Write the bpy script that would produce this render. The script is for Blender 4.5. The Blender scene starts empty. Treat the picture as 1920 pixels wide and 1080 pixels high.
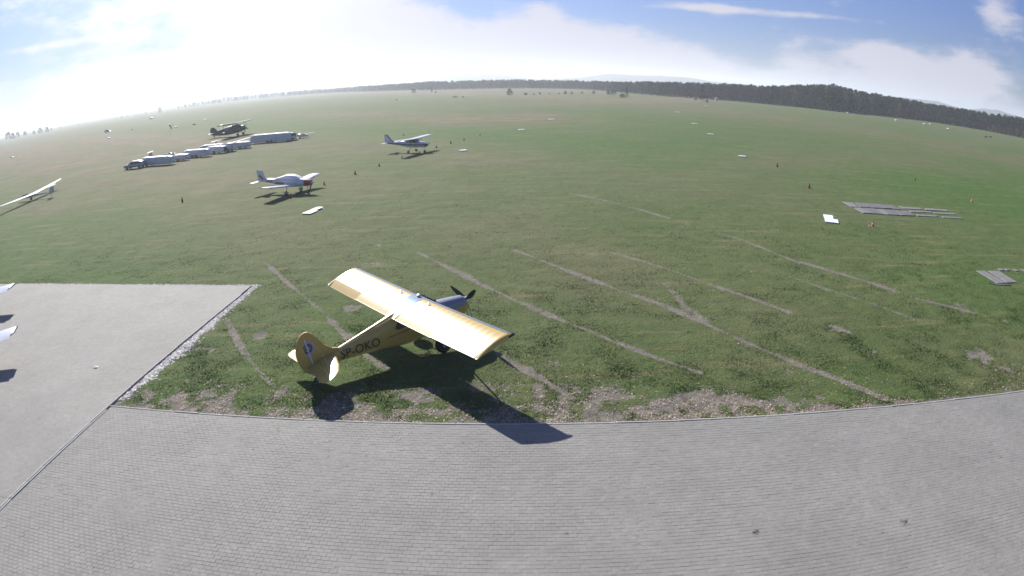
import bpy, math, random
import numpy as np
from mathutils import Vector, Matrix, Euler, noise as mnoise

random.seed(7)
rng = np.random.default_rng(7)
sc = bpy.context.scene
COL = sc.collection
R = math.radians

# ------------------------------------------------------------------ camera
# wide-angle field camera on a roof: nearly equidistant lens (measured from straight edges in the photograph)
A1, A3, PITCH, ROLL, CAMH = .7823, .0152, -.3187, -.0143, 10.301
cd = bpy.data.cameras.new('camera')
cam = bpy.data.objects.new('camera', cd)
COL.objects.link(cam)
sc.camera = cam
sc.render.engine = 'CYCLES'
cd.type = 'PANO'
cd.sensor_fit = 'HORIZONTAL'
cd.sensor_width = 36
cd.sensor_height = 20.25
pc = cd if hasattr(cd, 'panorama_type') else cd.cycles
pc.panorama_type = 'FISHEYE_LENS_POLYNOMIAL'
pc.fisheye_fov = R(180)
pc.fisheye_polynomial_k0 = 0
pc.fisheye_polynomial_k1 = -A1 / 18
pc.fisheye_polynomial_k2 = 0
pc.fisheye_polynomial_k3 = -A3 / 18 ** 3
pc.fisheye_polynomial_k4 = 0
cd.clip_start = .1
cd.clip_end = 30000
cam.matrix_world = Matrix.Translation((0, 0, CAMH)) @ Matrix.Rotation(math.pi / 2 + PITCH, 4, 'X') @ Matrix.Rotation(ROLL, 4, 'Z')


def ray(u, v):
    """world direction seen at a point of the photograph (1920 x 1080)"""
    x, y = (u - 960) / 960, -(v - 540) / 960
    r = math.hypot(x, y)
    th = A1 * r + A3 * r ** 3
    s = math.sin(th) / max(r, 1e-9)
    d = Vector((x * s, y * s, -math.cos(th)))
    return (Matrix.Rotation(math.pi / 2 + PITCH, 3, 'X') @ Matrix.Rotation(ROLL, 3, 'Z')) @ d


def gp(u, v, z=0.):
    """point on the level z (the ground by default)"""
    d = ray(u, v)
    t = (z - CAMH) / d.z
    return Vector((d.x * t, d.y * t, z))


def at_dist(u, v, D):
    """ground point under the direction u, v at distance D, and the height seen there at v"""
    d = ray(u, v)
    h = math.hypot(d.x, d.y)
    return Vector((d.x / h * D, d.y / h * D, 0)), CAMH + D * d.z / h


# ------------------------------------------------------------------ world, sun, exposure
SUN_AZ, SUN_EL = 2.0932, R(32.5)
sun_dir = Vector((math.cos(SUN_AZ) * math.cos(SUN_EL), math.sin(SUN_AZ) * math.cos(SUN_EL), math.sin(SUN_EL)))
ld = bpy.data.lights.new('sun', 'SUN')
ld.energy = 5.0
ld.angle = R(.55)
ld.color = (1, .95, .88)
lo = bpy.data.objects.new('sun', ld)
COL.objects.link(lo)
lo.rotation_euler = sun_dir.to_track_quat('Z', 'Y').to_euler()
lo.location = (0, 0, 60)

w = bpy.data.worlds.new('World')
sc.world = w
w.use_nodes = True
nt = w.node_tree
nt.nodes.clear()
N = nt.nodes.new
L = nt.links.new


def wmath(op, a, b=None, c=None):
    n = N('ShaderNodeMath')
    n.operation = op
    for i, x in enumerate((a, b, c)):
        if x is None:
            continue
        if isinstance(x, (int, float)):
            n.inputs[i].default_value = x
        else:
            L(x, n.inputs[i])
    return n.outputs[0]


out = N('ShaderNodeOutputWorld')
bg = N('ShaderNodeBackground')
bg.inputs['Strength'].default_value = .05
sky = N('ShaderNodeTexSky')
sky.sky_type = 'NISHITA'
sky.sun_disc = False
sky.sun_elevation = SUN_EL
sky.sun_rotation = math.pi / 2 - SUN_AZ
sky.altitude = 600
sky.air_density = 1.0
sky.dust_density = .8
sky.ozone_density = 2.0
tc = N('ShaderNodeTexCoord')
dirv = tc.outputs['Generated']
sep = N('ShaderNodeSeparateXYZ')
L(dirv, sep.inputs[0])
az = wmath('ARCTAN2', sep.outputs[0], sep.outputs[1])
el = wmath('ARCSINE', sep.outputs[2])
# direction projected on a cloud layer: clouds shrink towards the horizon
zz = wmath('ADD', wmath('MAXIMUM', sep.outputs[2], 0.0), .10)
comb = N('ShaderNodeCombineXYZ')
L(wmath('DIVIDE', sep.outputs[0], zz), comb.inputs[0])
L(wmath('DIVIDE', sep.outputs[1], zz), comb.inputs[1])
comb.inputs[2].default_value = 1.7
no = N('ShaderNodeTexNoise')
no.inputs['Scale'].default_value = .55
no.inputs['Detail'].default_value = 9
no.inputs['Roughness'].default_value = .58
no.inputs['Distortion'].default_value = .25
L(comb.outputs[0], no.inputs['Vector'])
comb2 = N('ShaderNodeCombineXYZ')
L(wmath('MULTIPLY', az, 1.0), comb2.inputs[0])
L(wmath('MULTIPLY', el, 2.2), comb2.inputs[1])
comb2.inputs[2].default_value = 4.2
no2 = N('ShaderNodeTexNoise')
no2.inputs['Scale'].default_value = 9
no2.inputs['Detail'].default_value = 8
no2.inputs['Roughness'].default_value = .62
L(comb2.outputs[0], no2.inputs['Vector'])


def blob(u, v, ru, rv, wgt, power=1.0):
    """soft cloud patch in azimuth / elevation"""
    d = ray(u, v)
    a0, e0 = math.atan2(d.x, d.y), math.asin(d.z)
    k = A1 / 960
    a = wmath('DIVIDE', wmath('SUBTRACT', az, a0), ru * k * 1.1)
    e = wmath('DIVIDE', wmath('SUBTRACT', el, e0), rv * k)
    q = wmath('ADD', wmath('MULTIPLY', a, a), wmath('MULTIPLY', e, e))
    return wmath('MULTIPLY', wmath('EXPONENT', wmath('MULTIPLY', q, -1.0)), wgt)


acc = None
for bl in [(520, -40, 330, 150, .55), (700, 90, 300, 60, .40), (300, 170, 330, 55, .32), (980, 80, 90, 45, .40), (1060, 85, 75, 40, .38),
           (1190, 100, 70, 34, .42), (1290, 120, 90, 30, .34), (1130, 120, 160, 30, .26), (1520, 125, 60, 26, .30),
           (1640, 100, 60, 30, .34), (1720, 130, 90, 40, .36), (1820, 150, 90, 40, .30), (1300, 12, 70, 8, .34), (1480, 26, 170, 8, .34),
           (1870, 20, 50, 36, .32), (90, 85, 120, 9, .25), (1420, 155, 200, 25, .22), (1015, 20, 30, 12, .2), (1600, 165, 300, 22, .2)]:
    b = blob(*bl)
    acc = b if acc is None else wmath('ADD', acc, b)
dens = wmath('ADD', wmath('MULTIPLY', no2.outputs['Fac'], 1.15), wmath('MULTIPLY', no.outputs['Fac'], .55))
dens = wmath('SUBTRACT', wmath('ADD', dens, acc), .28)
mr = N('ShaderNodeMapRange')
mr.interpolation_type = 'SMOOTHSTEP'
mr.inputs['From Min'].default_value = .62
mr.inputs['From Max'].default_value = 1.0
L(dens, mr.inputs['Value'])
# angle to the sun: thin cloud and moist air near the sun are much brighter
dt = N('ShaderNodeVectorMath')
dt.operation = 'DOT_PRODUCT'
L(dirv, dt.inputs[0])
dt.inputs[1].default_value = sun_dir
cosg = wmath('MAXIMUM', dt.outputs['Value'], 0.0)
aure = wmath('ADD', wmath('MULTIPLY', wmath('POWER', cosg, 14.0), 5.0), wmath('MULTIPLY', wmath('POWER', cosg, 60.0), 12.0))
cl_b = wmath('ADD', 8.2, wmath('MULTIPLY', aure, 4.0))
ccol = N('ShaderNodeMixRGB')
ccol.blend_type = 'MULTIPLY'
ccol.inputs[0].default_value = 1
ccol.inputs[1].default_value = (.94, .93, 1.06, 1)
cb = N('ShaderNodeCombineXYZ')
for i in range(3):
    L(cl_b, cb.inputs[i])
L(cb.outputs[0], ccol.inputs[2])
skyadd = N('ShaderNodeMixRGB')
skyadd.blend_type = 'ADD'
skyadd.inputs[0].default_value = 1
skt = N('ShaderNodeMixRGB')
skt.blend_type = 'MULTIPLY'
skt.inputs[0].default_value = 1
skt.inputs[2].default_value = (.66, .82, 1.36, 1)
L(sky.outputs[0], skt.inputs[1])
# moist layer near the horizon, away from the sun, is less bright than the clean model sky
hz_m = N('ShaderNodeMapRange')
hz_m.interpolation_type = 'SMOOTHSTEP'
hz_m.inputs['From Min'].default_value = -.02
hz_m.inputs['From Max'].default_value = .30
hz_m.inputs['To Min'].default_value = .68
L(el, hz_m.inputs['Value'])
hz_s = N('ShaderNodeVectorMath')
hz_s.operation = 'SCALE'
L(skt.outputs[0], hz_s.inputs[0])
L(hz_m.outputs[0], hz_s.inputs['Scale'])
L(hz_s.outputs[0], skyadd.inputs[1])
au = N('ShaderNodeMixRGB')
au.blend_type = 'MULTIPLY'
au.inputs[0].default_value = 1
au.inputs[1].default_value = (.95, .95, 1.0, 1)
cb2 = N('ShaderNodeCombineXYZ')
for i in range(3):
    L(wmath('MULTIPLY', aure, 1.1), cb2.inputs[i])
L(cb2.outputs[0], au.inputs[2])
L(au.outputs[0], skyadd.inputs[2])
mx = N('ShaderNodeMixRGB')
L(wmath('MULTIPLY', mr.outputs[0], .92), mx.inputs[0])
L(skyadd.outputs[0], mx.inputs[1])
L(ccol.outputs[0], mx.inputs[2])
L(mx.outputs[0], bg.inputs['Color'])
L(bg.outputs[0], out.inputs['Surface'])

vs = sc.view_settings
vs.view_transform = 'Standard'
vs.look = 'None'
vs.exposure = .75
vs.gamma = 1
vs.use_curve_mapping = False
cy = sc.cycles
cy.use_denoising = True
cy.max_bounces = 6
cy.diffuse_bounces = 3
cy.glossy_bounces = 3
cy.transmission_bounces = 6
cy.volume_bounces = 1
cy.sample_clamp_indirect = 6
cy.filter_width = 1.6


# ------------------------------------------------------------------ materials
def lin(c):
    c = c / 255
    return c / 12.92 if c <= .04045 else ((c + .055) / 1.055) ** 2.4


MATS = {}


def mat(name, col, rough=.6, metal=0., var=.12, scale=3., bump=0., coat=0., col2=None, spec=.5, trans=0., island=0., stretch=None):
    if name in MATS:
        return MATS[name]
    m = bpy.data.materials.new(name)
    m.use_nodes = True
    t = m.node_tree
    p = t.nodes['Principled BSDF']
    p.inputs['Roughness'].default_value = rough
    p.inputs['Metallic'].default_value = metal
    p.inputs['Specular IOR Level'].default_value = spec
    if coat:
        p.inputs['Coat Weight'].default_value = coat
        p.inputs['Coat Roughness'].default_value = .12
    if trans:
        p.inputs['Transmission Weight'].default_value = trans
    tcn = t.nodes.new('ShaderNodeTexCoord')
    mp = t.nodes.new('ShaderNodeMapping')
    if stretch:
        mp.inputs['Scale'].default_value = stretch
    t.links.new(tcn.outputs['Object'], mp.inputs[0])
    nz = t.nodes.new('ShaderNodeTexNoise')
    nz.inputs['Scale'].default_value = scale
    nz.inputs['Detail'].default_value = 6
    nz.inputs['Roughness'].default_value = .65
    t.links.new(mp.outputs[0], nz.inputs['Vector'])
    rp = t.nodes.new('ShaderNodeValToRGB')
    c = Vector(col[:3])
    c2 = Vector(col2[:3]) if col2 else c * (1 + var)
    rp.color_ramp.elements[0].position = .3
    rp.color_ramp.elements[0].color = (*(c * (1 - var)), 1)
    rp.color_ramp.elements[1].position = .7
    rp.color_ramp.elements[1].color = (*c2, 1)
    t.links.new(nz.outputs['Fac'], rp.inputs[0])
    last = rp.outputs[0]
    if island:
        g = t.nodes.new('ShaderNodeNewGeometry')
        oi = t.nodes.new('ShaderNodeObjectInfo')
        ad = t.nodes.new('ShaderNodeMath')
        ad.operation = 'ADD'
        t.links.new(g.outputs['Random Per Island'], ad.inputs[0])
        t.links.new(oi.outputs['Random'], ad.inputs[1])
        fr = t.nodes.new('ShaderNodeMath')
        fr.operation = 'FRACT'
        t.links.new(ad.outputs[0], fr.inputs[0])
        r2 = t.nodes.new('ShaderNodeMapRange')
        r2.inputs['To Min'].default_value = 1 - island
        r2.inputs['To Max'].default_value = 1 + island
        t.links.new(fr.outputs[0], r2.inputs['Value'])
        mxx = t.nodes.new('ShaderNodeVectorMath')
        mxx.operation = 'SCALE'
        t.links.new(last, mxx.inputs[0])
        t.links.new(r2.outputs[0], mxx.inputs['Scale'])
        last = mxx.outputs[0]
    t.links.new(last, p.inputs['Base Color'])
    if bump:
        b = t.nodes.new('ShaderNodeBump')
        b.inputs['Strength'].default_value = bump
        b.inputs['Distance'].default_value = .02
        t.links.new(nz.outputs['Fac'], b.inputs['Height'])
        t.links.new(b.outputs[0], p.inputs['Normal'])
    MATS[name] = m
    return m


YEL = mat('yellow_fabric', (.50, .35, .09), .29, var=.05, spec=.55)
YELD = mat('yellow_cowl_paint', (.48, .32, .07), .3, var=.05, coat=.6)
LEMET = mat('blue_grey_leading_edge', (.12, .15, .20), .6, var=.1, spec=.3)
BLK = mat('black_paint', (.012, .013, .018), .4, var=.2)
DARKGL = mat('dark_window_glass', (.02, .03, .04), .08, var=.1, spec=.8)
SKYL = mat('tinted_skylight', (.16, .36, .5), .12, var=.1, spec=.8, coat=.5)
GREYP = mat('grey_cowl_paint', (.22, .24, .30), .35, var=.08, coat=.4)
WHT = mat('white_gloss_paint', (.62, .63, .65), .3, var=.04, coat=.5)
WHTD = mat('dirty_white_paint', (.60, .62, .64), .5, var=.12, scale=1.5)
CHROME = mat('polished_metal', (.75, .75, .78), .18, metal=1., var=.03)
RUBBER = mat('tyre_rubber', (.02, .02, .02), .85, var=.2)
RIM = mat('wheel_rim_metal', (.45, .46, .48), .4, metal=.6)
REDP = mat('red_paint', (.35, .03, .04), .35, var=.1, coat=.4)
NAVY = mat('navy_blue_paint', (.02, .035, .09), .35, var=.1, coat=.4)
OLIVE = mat('faded_dark_blue_green_paint', (.04, .052, .066), .5, var=.2, scale=1.2)
SILVERP = mat('silver_car_paint', (.36, .38, .41), .28, metal=.5, var=.04, coat=.7)
LETTER = mat('black_lettering', (.03, .03, .035), .45, var=.1)
STRIPE = mat('dark_stripe_tape', (.05, .05, .06), .4, var=.1)
EMBG = mat('grey_emblem_ring', (.34, .36, .42), .45, var=.15, scale=12)
EMBD = mat('dark_emblem_centre', (.05, .06, .08), .45, var=.6, scale=9, col2=(.20, .19, .18))
TRAILW = mat('trailer_white_gelcoat', (.55, .56, .57), .4, var=.08, scale=1.3)
TRAILG = mat('trailer_grey_aluminium', (.36, .40, .45), .45, metal=.2, var=.12, scale=1.5)
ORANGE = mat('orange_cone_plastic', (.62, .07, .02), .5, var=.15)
CONER = mat('backlit_red_plastic', (.22, .025, .02), .55, var=.2)  # red darkened in the colour itself, as cones look against the light
BOARD = mat('white_marker_board_paint', (.80, .81, .84), .5, var=.05)
CONC = mat('weathered_concrete', (.17, .17, .168), .9, var=.28, scale=2.2, bump=.4)
CONC2 = mat('dark_weathered_concrete', (.12, .12, .128), .9, var=.3, scale=1.6, bump=.4)
KERB = mat('kerb_concrete', (.34, .34, .32), .9, var=.2, scale=5)
STONE = mat('pale_crushed_stone', (.60, .57, .53), .9, var=.3, scale=6, island=.35)
LEAF = mat('dry_leaf_litter', (.40, .30, .20), .8, var=.35, scale=3, island=.5)


# ------------------------------------------------------------------ mesh helpers
class MB:
    def __init__(s):
        s.v, s.f, s.sm = [], [], []

    def add(s, vs_, fs, M=None, smooth=False):
        o = len(s.v)
        if M is not None:
            vs_ = [M @ Vector(q) for q in vs_]
        s.v.extend(tuple(q) for q in vs_)
        s.f.extend(tuple(i + o for i in f) for f in fs)
        s.sm.extend([smooth] * len(fs))
        return s

    def box(s, c, d, M=None, taper=1., bev=0.):
        x, y, z = d[0] / 2, d[1] / 2, d[2] / 2
        T = Matrix.Translation(c)
        if M is not None:
            T = M @ T
        if bev <= 0:
            vv = [(-x, -y, -z), (x, -y, -z), (x, y, -z), (-x, y, -z)] + [(a * taper, b * taper, z) for a, b in ((-x, -y), (x, -y), (x, y), (-x, y))]
            ff = [(3, 2, 1, 0), (4, 5, 6, 7), (0, 1, 5, 4), (1, 2, 6, 5), (2, 3, 7, 6), (3, 0, 4, 7)]
            return s.add(vv, ff, T)
        rings = []
        for zz_, k in ((-z, 1), (-z + bev, 0), (z - bev, 0), (z, 1)):
            xx, yy = (x - bev * k), (y - bev * k)
            b = bev
            rings.append([(-xx + b, -yy, zz_), (xx - b, -yy, zz_), (xx, -yy + b, zz_), (xx, yy - b, zz_), (xx - b, yy, zz_), (-xx + b, yy, zz_), (-xx, yy - b, zz_), (-xx, -yy + b, zz_)])
        return s.loft(rings, M=T, smooth=False)

    def loft(s, rings, caps=True, M=None, smooth=True, closed=True):
        n = len(rings[0])
        vv = [q for r_ in rings for q in r_]
        ff = []
        for i in range(len(rings) - 1):
            for j in range(n if closed else n - 1):
                k = (j + 1) % n
                ff.append((i * n + j, i * n + k, (i + 1) * n + k, (i + 1) * n + j))
        if caps:
            ff.append(tuple(range(n - 1, -1, -1)))
            o = (len(rings) - 1) * n
            ff.append(tuple(range(o, o + n)))
        return s.add(vv, ff, M, smooth)

    def tube(s, p, q, r0, r1=None, n=8, M=None, caps=True, flat=1.):
        r1 = r0 if r1 is None else r1
        p, q = Vector(p), Vector(q)
        d = (q - p).normalized()
        a = d.orthogonal().normalized() if abs(d.x) < .9 or True else Vector((0, 0, 1))
        b = d.cross(a)
        rg = []
        for c, r_ in ((p, r0), (q, r1)):
            rg.append([c + (a * math.cos(t) + b * math.sin(t) * flat) * r_ for t in (2 * math.pi * i / n for i in range(n))])
        return s.loft(rg, caps, M)

    def lathe(s, prof, axis='X', n=16, M=None, c=(0, 0, 0)):
        rg = []
        for h, r_ in prof:
            ring = []
            for i in range(n):
                t = 2 * math.pi * i / n
                a, b = r_ * math.cos(t), r_ * math.sin(t)
                ring.append(Vector(c) + Vector({'X': (h, a, b), 'Y': (b, h, a), 'Z': (a, b, h)}[axis]))
            rg.append(ring)
        return s.loft(rg, True, M)

    def prism(s, pts, thick, M=None, smooth=False):
        """outline in XZ extruded +-thick/2 in Y"""
        a = [(x, -thick / 2, z) for x, z in pts]
        b = [(x, thick / 2, z) for x, z in pts]
        return s.loft([a, b], True, M, smooth)

    def build(s, name, m, parent=None, loc=None, sharp=35):
        me = bpy.data.meshes.new(name)
        me.from_pydata(s.v, [], s.f)
        me.polygons.foreach_set('use_smooth', [bool(x) for x in s.sm])
        me.materials.append(m)
        bmfix(me)
        if any(s.sm):
            me.set_sharp_from_angle(angle=R(sharp))
        o = bpy.data.objects.new(name, me)
        COL.objects.link(o)
        if parent:
            o.parent = parent
        if loc is not None:
            o.location = loc
        return o


def bmfix(me):
    import bmesh
    bm = bmesh.new()
    bm.from_mesh(me)
    bmesh.ops.recalc_face_normals(bm, faces=bm.faces)
    bm.to_mesh(me)
    bm.free()


def tag(o, label=None, cat=None, group=None, kind=None):
    if label:
        o['label'] = label
    if cat:
        o['category'] = cat
    if group:
        o['group'] = group
    if kind:
        o['kind'] = kind
    return o


def empty(name, loc, rz=0., ry=0., label=None, cat=None, group=None):
    o = bpy.data.objects.new(name, None)
    o.empty_display_size = .3
    COL.objects.link(o)
    o.location = loc
    o.rotation_mode = 'XYZ'
    o.rotation_euler = (0, ry, rz)
    return tag(o, label, cat, group)


def copy_tree(o, parent=None):
    c = o.copy()
    COL.objects.link(c)
    c.parent = parent
    for ch in list(o.children):
        copy_tree(ch, c)
    return c


def np_mesh(name, V, F, m, attrs=None, smooth=False, parent=None):
    """big meshes from numpy; F is (n,3) or (n,4)"""
    me = bpy.data.meshes.new(name)
    k = F.shape[1]
    me.vertices.add(len(V))
    me.vertices.foreach_set('co', V.astype(np.float32).ravel())
    me.loops.add(F.size)
    me.loops.foreach_set('vertex_index', F.astype(np.int32).ravel())
    me.polygons.add(len(F))
    me.polygons.foreach_set('loop_start', np.arange(0, F.size, k, dtype=np.int32))
    me.polygons.foreach_set('loop_total', np.full(len(F), k, dtype=np.int32))
    me.polygons.foreach_set('use_smooth', np.full(len(F), smooth, dtype=bool))
    for an, (dom, arr) in (attrs or {}).items():
        at = me.attributes.new(an, 'FLOAT', dom)
        at.data.foreach_set('value', arr.astype(np.float32))
    me.materials.append(m)
    me.update(calc_edges=True)
    me.validate()
    o = bpy.data.objects.new(name, me)
    COL.objects.link(o)
    if parent:
        o.parent = parent
    return o


def ell(x, zc, hw, hh, p=2., n=24):
    ring = []
    for i in range(n):
        t = 2 * math.pi * i / n
        c, s_ = math.cos(t), math.sin(t)
        ring.append((x, hw * math.copysign(abs(c) ** (2 / p), c), zc + hh * math.copysign(abs(s_) ** (2 / p), s_)))
    return ring


def vnoise(X, Y, scale, seed=0):
    """smooth value noise on arrays"""
    xs, ys = X / scale + seed * 17.31, Y / scale + seed * 9.17
    xi, yi = np.floor(xs).astype(np.int64), np.floor(ys).astype(np.int64)
    fx, fy = xs - xi, ys - yi
    fx, fy = fx * fx * (3 - 2 * fx), fy * fy * (3 - 2 * fy)

    def h(a, b):
        n = (a * 374761393 + b * 668265263 + seed * 1442695) & 0xffffffff
        n = ((n ^ (n >> 13)) * 1274126177) & 0xffffffff
        return ((n ^ (n >> 16)) & 0xffff) / 65535.
    return (h(xi, yi) * (1 - fx) + h(xi + 1, yi) * fx) * (1 - fy) + (h(xi, yi + 1) * (1 - fx) + h(xi + 1, yi + 1) * fx) * fy


def fbm(X, Y, scale, oct_=4, seed=0):
    r_ = 0
    a = .5
    tot = 0
    for i in range(oct_):
        r_ = r_ + a * vnoise(X, Y, scale / 2 ** i, seed + i)
        tot += a
        a *= .55
    return r_ / tot


# ------------------------------------------------------------------ layout lines of the aprons (straight in the place)
TA, DA = -.0226, 17.69          # field edge of the near apron
TB, DB = 1.5259, 15.6254        # side edge between the two aprons
TCc, DC = -.0698, 31.113        # far edge of the left apron
nA = np.array([-math.sin(TA), math.cos(TA)])
nB = np.array([-math.sin(TB), math.cos(TB)])
nC = np.array([-math.sin(TCc), math.cos(TCc)])
dAv, dBv, dCv = (np.array([math.cos(t), math.sin(t)]) for t in (TA, TB, TCc))


def isect(n1, d1, n2, d2):
    return np.linalg.solve(np.array([n1, n2]), np.array([d1, d2]))


cAB = isect(nA, DA, nB, DB)
cBC = isect(nB, DB, nC, DC)


def sd(X, Y, n, d):
    return X * n[0] + Y * n[1] - d          # >0 on the far side


def sdB(X, Y):
    return DB - (X * nB[0] + Y * nB[1])     # >0 right of line B


def line_px(pts):
    return [gp(u, v).xy for u, v in pts]


TRACKS = [  # pixel polyline, half width (m), strength
    ([(425, 600), (455, 655), (480, 690), (513, 722)], .20, .95),
    ([(492, 487), (545, 535), (582, 565), (610, 590)], .15, .85),
    ([(600, 580), (645, 625), (692, 668), (722, 690)], .25, .95),
    ([(640, 487), (668, 508), (700, 540), (760, 580)], .12, .7),
    ([(783, 473), (860, 510), (900, 532), (960, 560), (1010, 582), (1060, 602), (1110, 622), (1150, 640), (1230, 670), (1310, 697)], .24, 1.),
    ([(965, 468), (1060, 505), (1150, 540), (1240, 570), (1310, 600), (1355, 622), (1420, 650), (1500, 685), (1570, 710), (1660, 748)], .22, 1.),
    ([(1125, 466), (1190, 485), (1250, 503), (1350, 540), (1420, 562), (1480, 585)], .19, 1.1),
    ([(1243, 530), (1262, 548), (1285, 575), (1320, 603)], .28, .8),
    ([(935, 662), (975, 688), (1010, 705), (1040, 725), (1075, 745)], .26, .9),
    ([(1385, 447), (1480, 485), (1560, 508), (1640, 532), (1720, 560), (1830, 585)], .22, 1.0),
    ([(1070, 362), (1130, 374), (1200, 392), (1290, 420), (1385, 447)], .22, .8),
    ([(1480, 518), (1560, 545), (1640, 570), (1720, 600)], .25, .7),
    ([(1560, 610), (1590, 622)], .22, .8),
    ([(0, 315), (130, 290), (260, 262), (420, 238)], .5, .35),
    ([(0, 445), (200, 400), (330, 372)], .3, .3),
]
PATCHES = [  # pixel centre, half size px, strength
    (650, 575, 42, 9, .95), (712, 457, 22, 5, .8), (702, 495, 26, 6, .7), (1110, 476, 18, 4, .6), (1577, 618, 20, 5, .8),
    (490, 630, 22, 9, .75), (775, 386, 14, 2, .6), (780, 738, 130, 26, .8), (960, 735, 110, 30, .85), (1120, 745, 110, 28, .8), (1310, 750, 100, 30, .95),
    (1430, 760, 90, 24, .9), (700, 778, 120, 14, .8), (560, 770, 60, 16, .7), (440, 740, 70, 26, .7), (330, 745, 60, 22, .6), (1230, 700, 60, 8, .4),
    (1560, 765, 80, 12, .6), (1680, 750, 60, 10, .5), (1860, 665, 50, 22, .75), (1890, 690, 40, 22, .6), (1800, 570, 60, 18, .5),
    (1650, 545, 50, 10, .45), (1720, 560, 40, 10, .4), (1880, 600, 40, 20, .3), (948, 590, 20, 20, .35), (980, 600, 14, 14, .3), (870, 730, 90, 30, .5), (650, 745, 60, 20, .5)]
BROWN = [  # far tinted areas: dry grass
    (900, 222, 170, 9, .9), (1000, 215, 80, 5, .8), (700, 215, 160, 7, .6), (250, 262, 170, 12, .9), (60, 290, 120, 22, .9), (90, 390, 120, 25, .5), (620, 300, 200, 10, .35),
    (1560, 300, 300, 22, .35), (1750, 270, 160, 12, .3), (1700, 420, 160, 20, .3), (1290, 187, 150, 4, 1.), (760, 173, 160, 3, .6), (980, 168, 160, 2.5, .5),
    (300, 420, 150, 15, .2), (1500, 400, 160, 20, .2)]


def segdist(X, Y, pts):
    d = np.full(X.shape, 1e9)
    for a, b in zip(pts[:-1], pts[1:]):
        a, b = np.array(a), np.array(b)
        v = b - a
        t = np.clip(((X - a[0]) * v[0] + (Y - a[1]) * v[1]) / (v @ v), 0, 1)
        d = np.minimum(d, np.hypot(X - a[0] - t * v[0], Y - a[1] - t * v[1]))
    return d


def photo_uv(X, Y):
    """where ground points fall in the lens: used once to lay out soil patches measured from the photograph"""
    wx, wy, wz = X, Y, -CAMH
    cp, sp = math.cos(PITCH), math.sin(PITCH)
    f = wy * cp + wz * sp
    up = -wy * sp + wz * cp
    cr, sr = math.cos(ROLL), math.sin(ROLL)
    cx, cy_ = wx * cr + up * sr, -wx * sr + up * cr
    q = np.hypot(cx, cy_)
    th = np.arctan2(q, f)
    r_ = th / A1
    for _ in range(6):
        r_ = r_ - (A1 * r_ + A3 * r_ ** 3 - th) / (A1 + 3 * A3 * r_ * r_)
    return 960 + 960 * r_ * cx / q, 540 - 960 * r_ * cy_ / q


def patch_list(L_):
    """patches as ground ellipses: centre, two half axes"""
    o = []
    for u, v, a, b, s_ in L_:
        c = gp(u, v).xy
        ex = (gp(u + a, v).xy - gp(u - a, v).xy) / 2
        ey = (gp(u, v - b).xy - gp(u, v + b).xy) / 2
        o.append((np.array(c), np.linalg.inv(np.array([[ex.x, ey.x], [ex.y, ey.y]])), s_))
    return o


PATCH_G, BROWN_G = patch_list(PATCHES), patch_list(BROWN)


def patch_field(X, Y, PL):
    r_ = np.zeros(X.shape)
    for c, M, s_ in PL:
        dx, dy = X - c[0], Y - c[1]
        q = (M[0, 0] * dx + M[0, 1] * dy) ** 2 + (M[1, 0] * dx + M[1, 1] * dy) ** 2
        r_ = np.maximum(r_, s_ * np.exp(-q * .8))
    return r_


def bare_field(X, Y):
    wob = (fbm(X, Y, 2.2, 3, 5) - .5)
    b = np.zeros(X.shape)
    for pts, hw, s_ in TRACKS:
        d = segdist(X, Y, line_px(pts))
        ww = hw * (.70 + 2.2 * wob) + .02
        brk = np.clip(.55 + 2.6 * (fbm(X, Y, 1.6, 3, 57) - .36), .66, 1.15)
        b = np.maximum(b, s_ * brk * np.clip(1.45 - d / np.maximum(ww, .03), 0, 1))
    nz = fbm(X, Y, 1.3, 3, 11) * .45 + fbm(X, Y, .38, 3, 12) * .55
    pf = patch_field(X, Y, PATCH_G)
    b = np.maximum(b, np.clip((pf + (nz - .5) * 2.4 - .42) * 1.6, 0, 1) * (pf > .04))
    # worn strip beside the near apron, stones beside the left apron
    e = sd(X, Y, nA, DA)
    s1 = np.exp(-np.clip(e, 0, 99) / np.where(X < 11, 2.3, .8))
    b = np.maximum(b, np.clip((s1 * .95 + (nz - .5) * 2.4 - .42) * 1.6, 0, 1) * (X > -16))
    sb = sdB(X, Y)
    s2 = np.exp(-np.abs(sb) / .45) * (Y < 31.6) * (sb > -.3)
    b = np.maximum(b, np.clip((s2 + (nz - .5) * .8 - .25) * 2, 0, 1))
    return b


# ------------------------------------------------------------------ ground sheet
def axis(lo_, hi_, st, g, lim_lo, lim_hi):
    mid = list(np.arange(lo_, hi_ + st / 2, st))
    a, s_ = mid[0], st
    left = []
    while a > lim_lo:
        s_ *= g
        a -= s_
        left.append(a)
    a, s_ = mid[-1], st
    right = []
    while a < lim_hi:
        s_ *= g
        a += s_
        right.append(a)
    return np.array(left[::-1] + mid + right)


xs = axis(-21, 44, .14, 1.022, -6500, 6500)
ys = axis(17, 48, .14, 1.022, -60, 6800)
X, Y = np.meshgrid(xs, ys)
fade = np.clip((np.hypot(X, Y) - 30) / 300, 0, 1)
Z = (fbm(X, Y, 1.1, 3, 2) - .5) * .05 + (fbm(X, Y, 60, 3, 3) - .5) * .5 * fade
bare = bare_field(X, Y)
brown = np.clip(patch_field(X, Y, BROWN_G) * (.5 + fbm(X, Y, 12, 3, 8)) + np.clip((np.hypot(X, Y) - 70) / 350, 0, 1) * .42 * (.55 + .9 * fbm(X, Y, 45, 4, 19)), 0, 1)
Z -= bare * .035 * (np.hypot(X, Y) < 120)
inA = (sd(X, Y, nA, DA) < -.12) & (sdB(X, Y) > -.3)
inL = (sdB(X, Y) < -.12) & (sd(X, Y, nC, DC) < -.12)
Z = np.where(inA | inL, -.16, Z)
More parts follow.
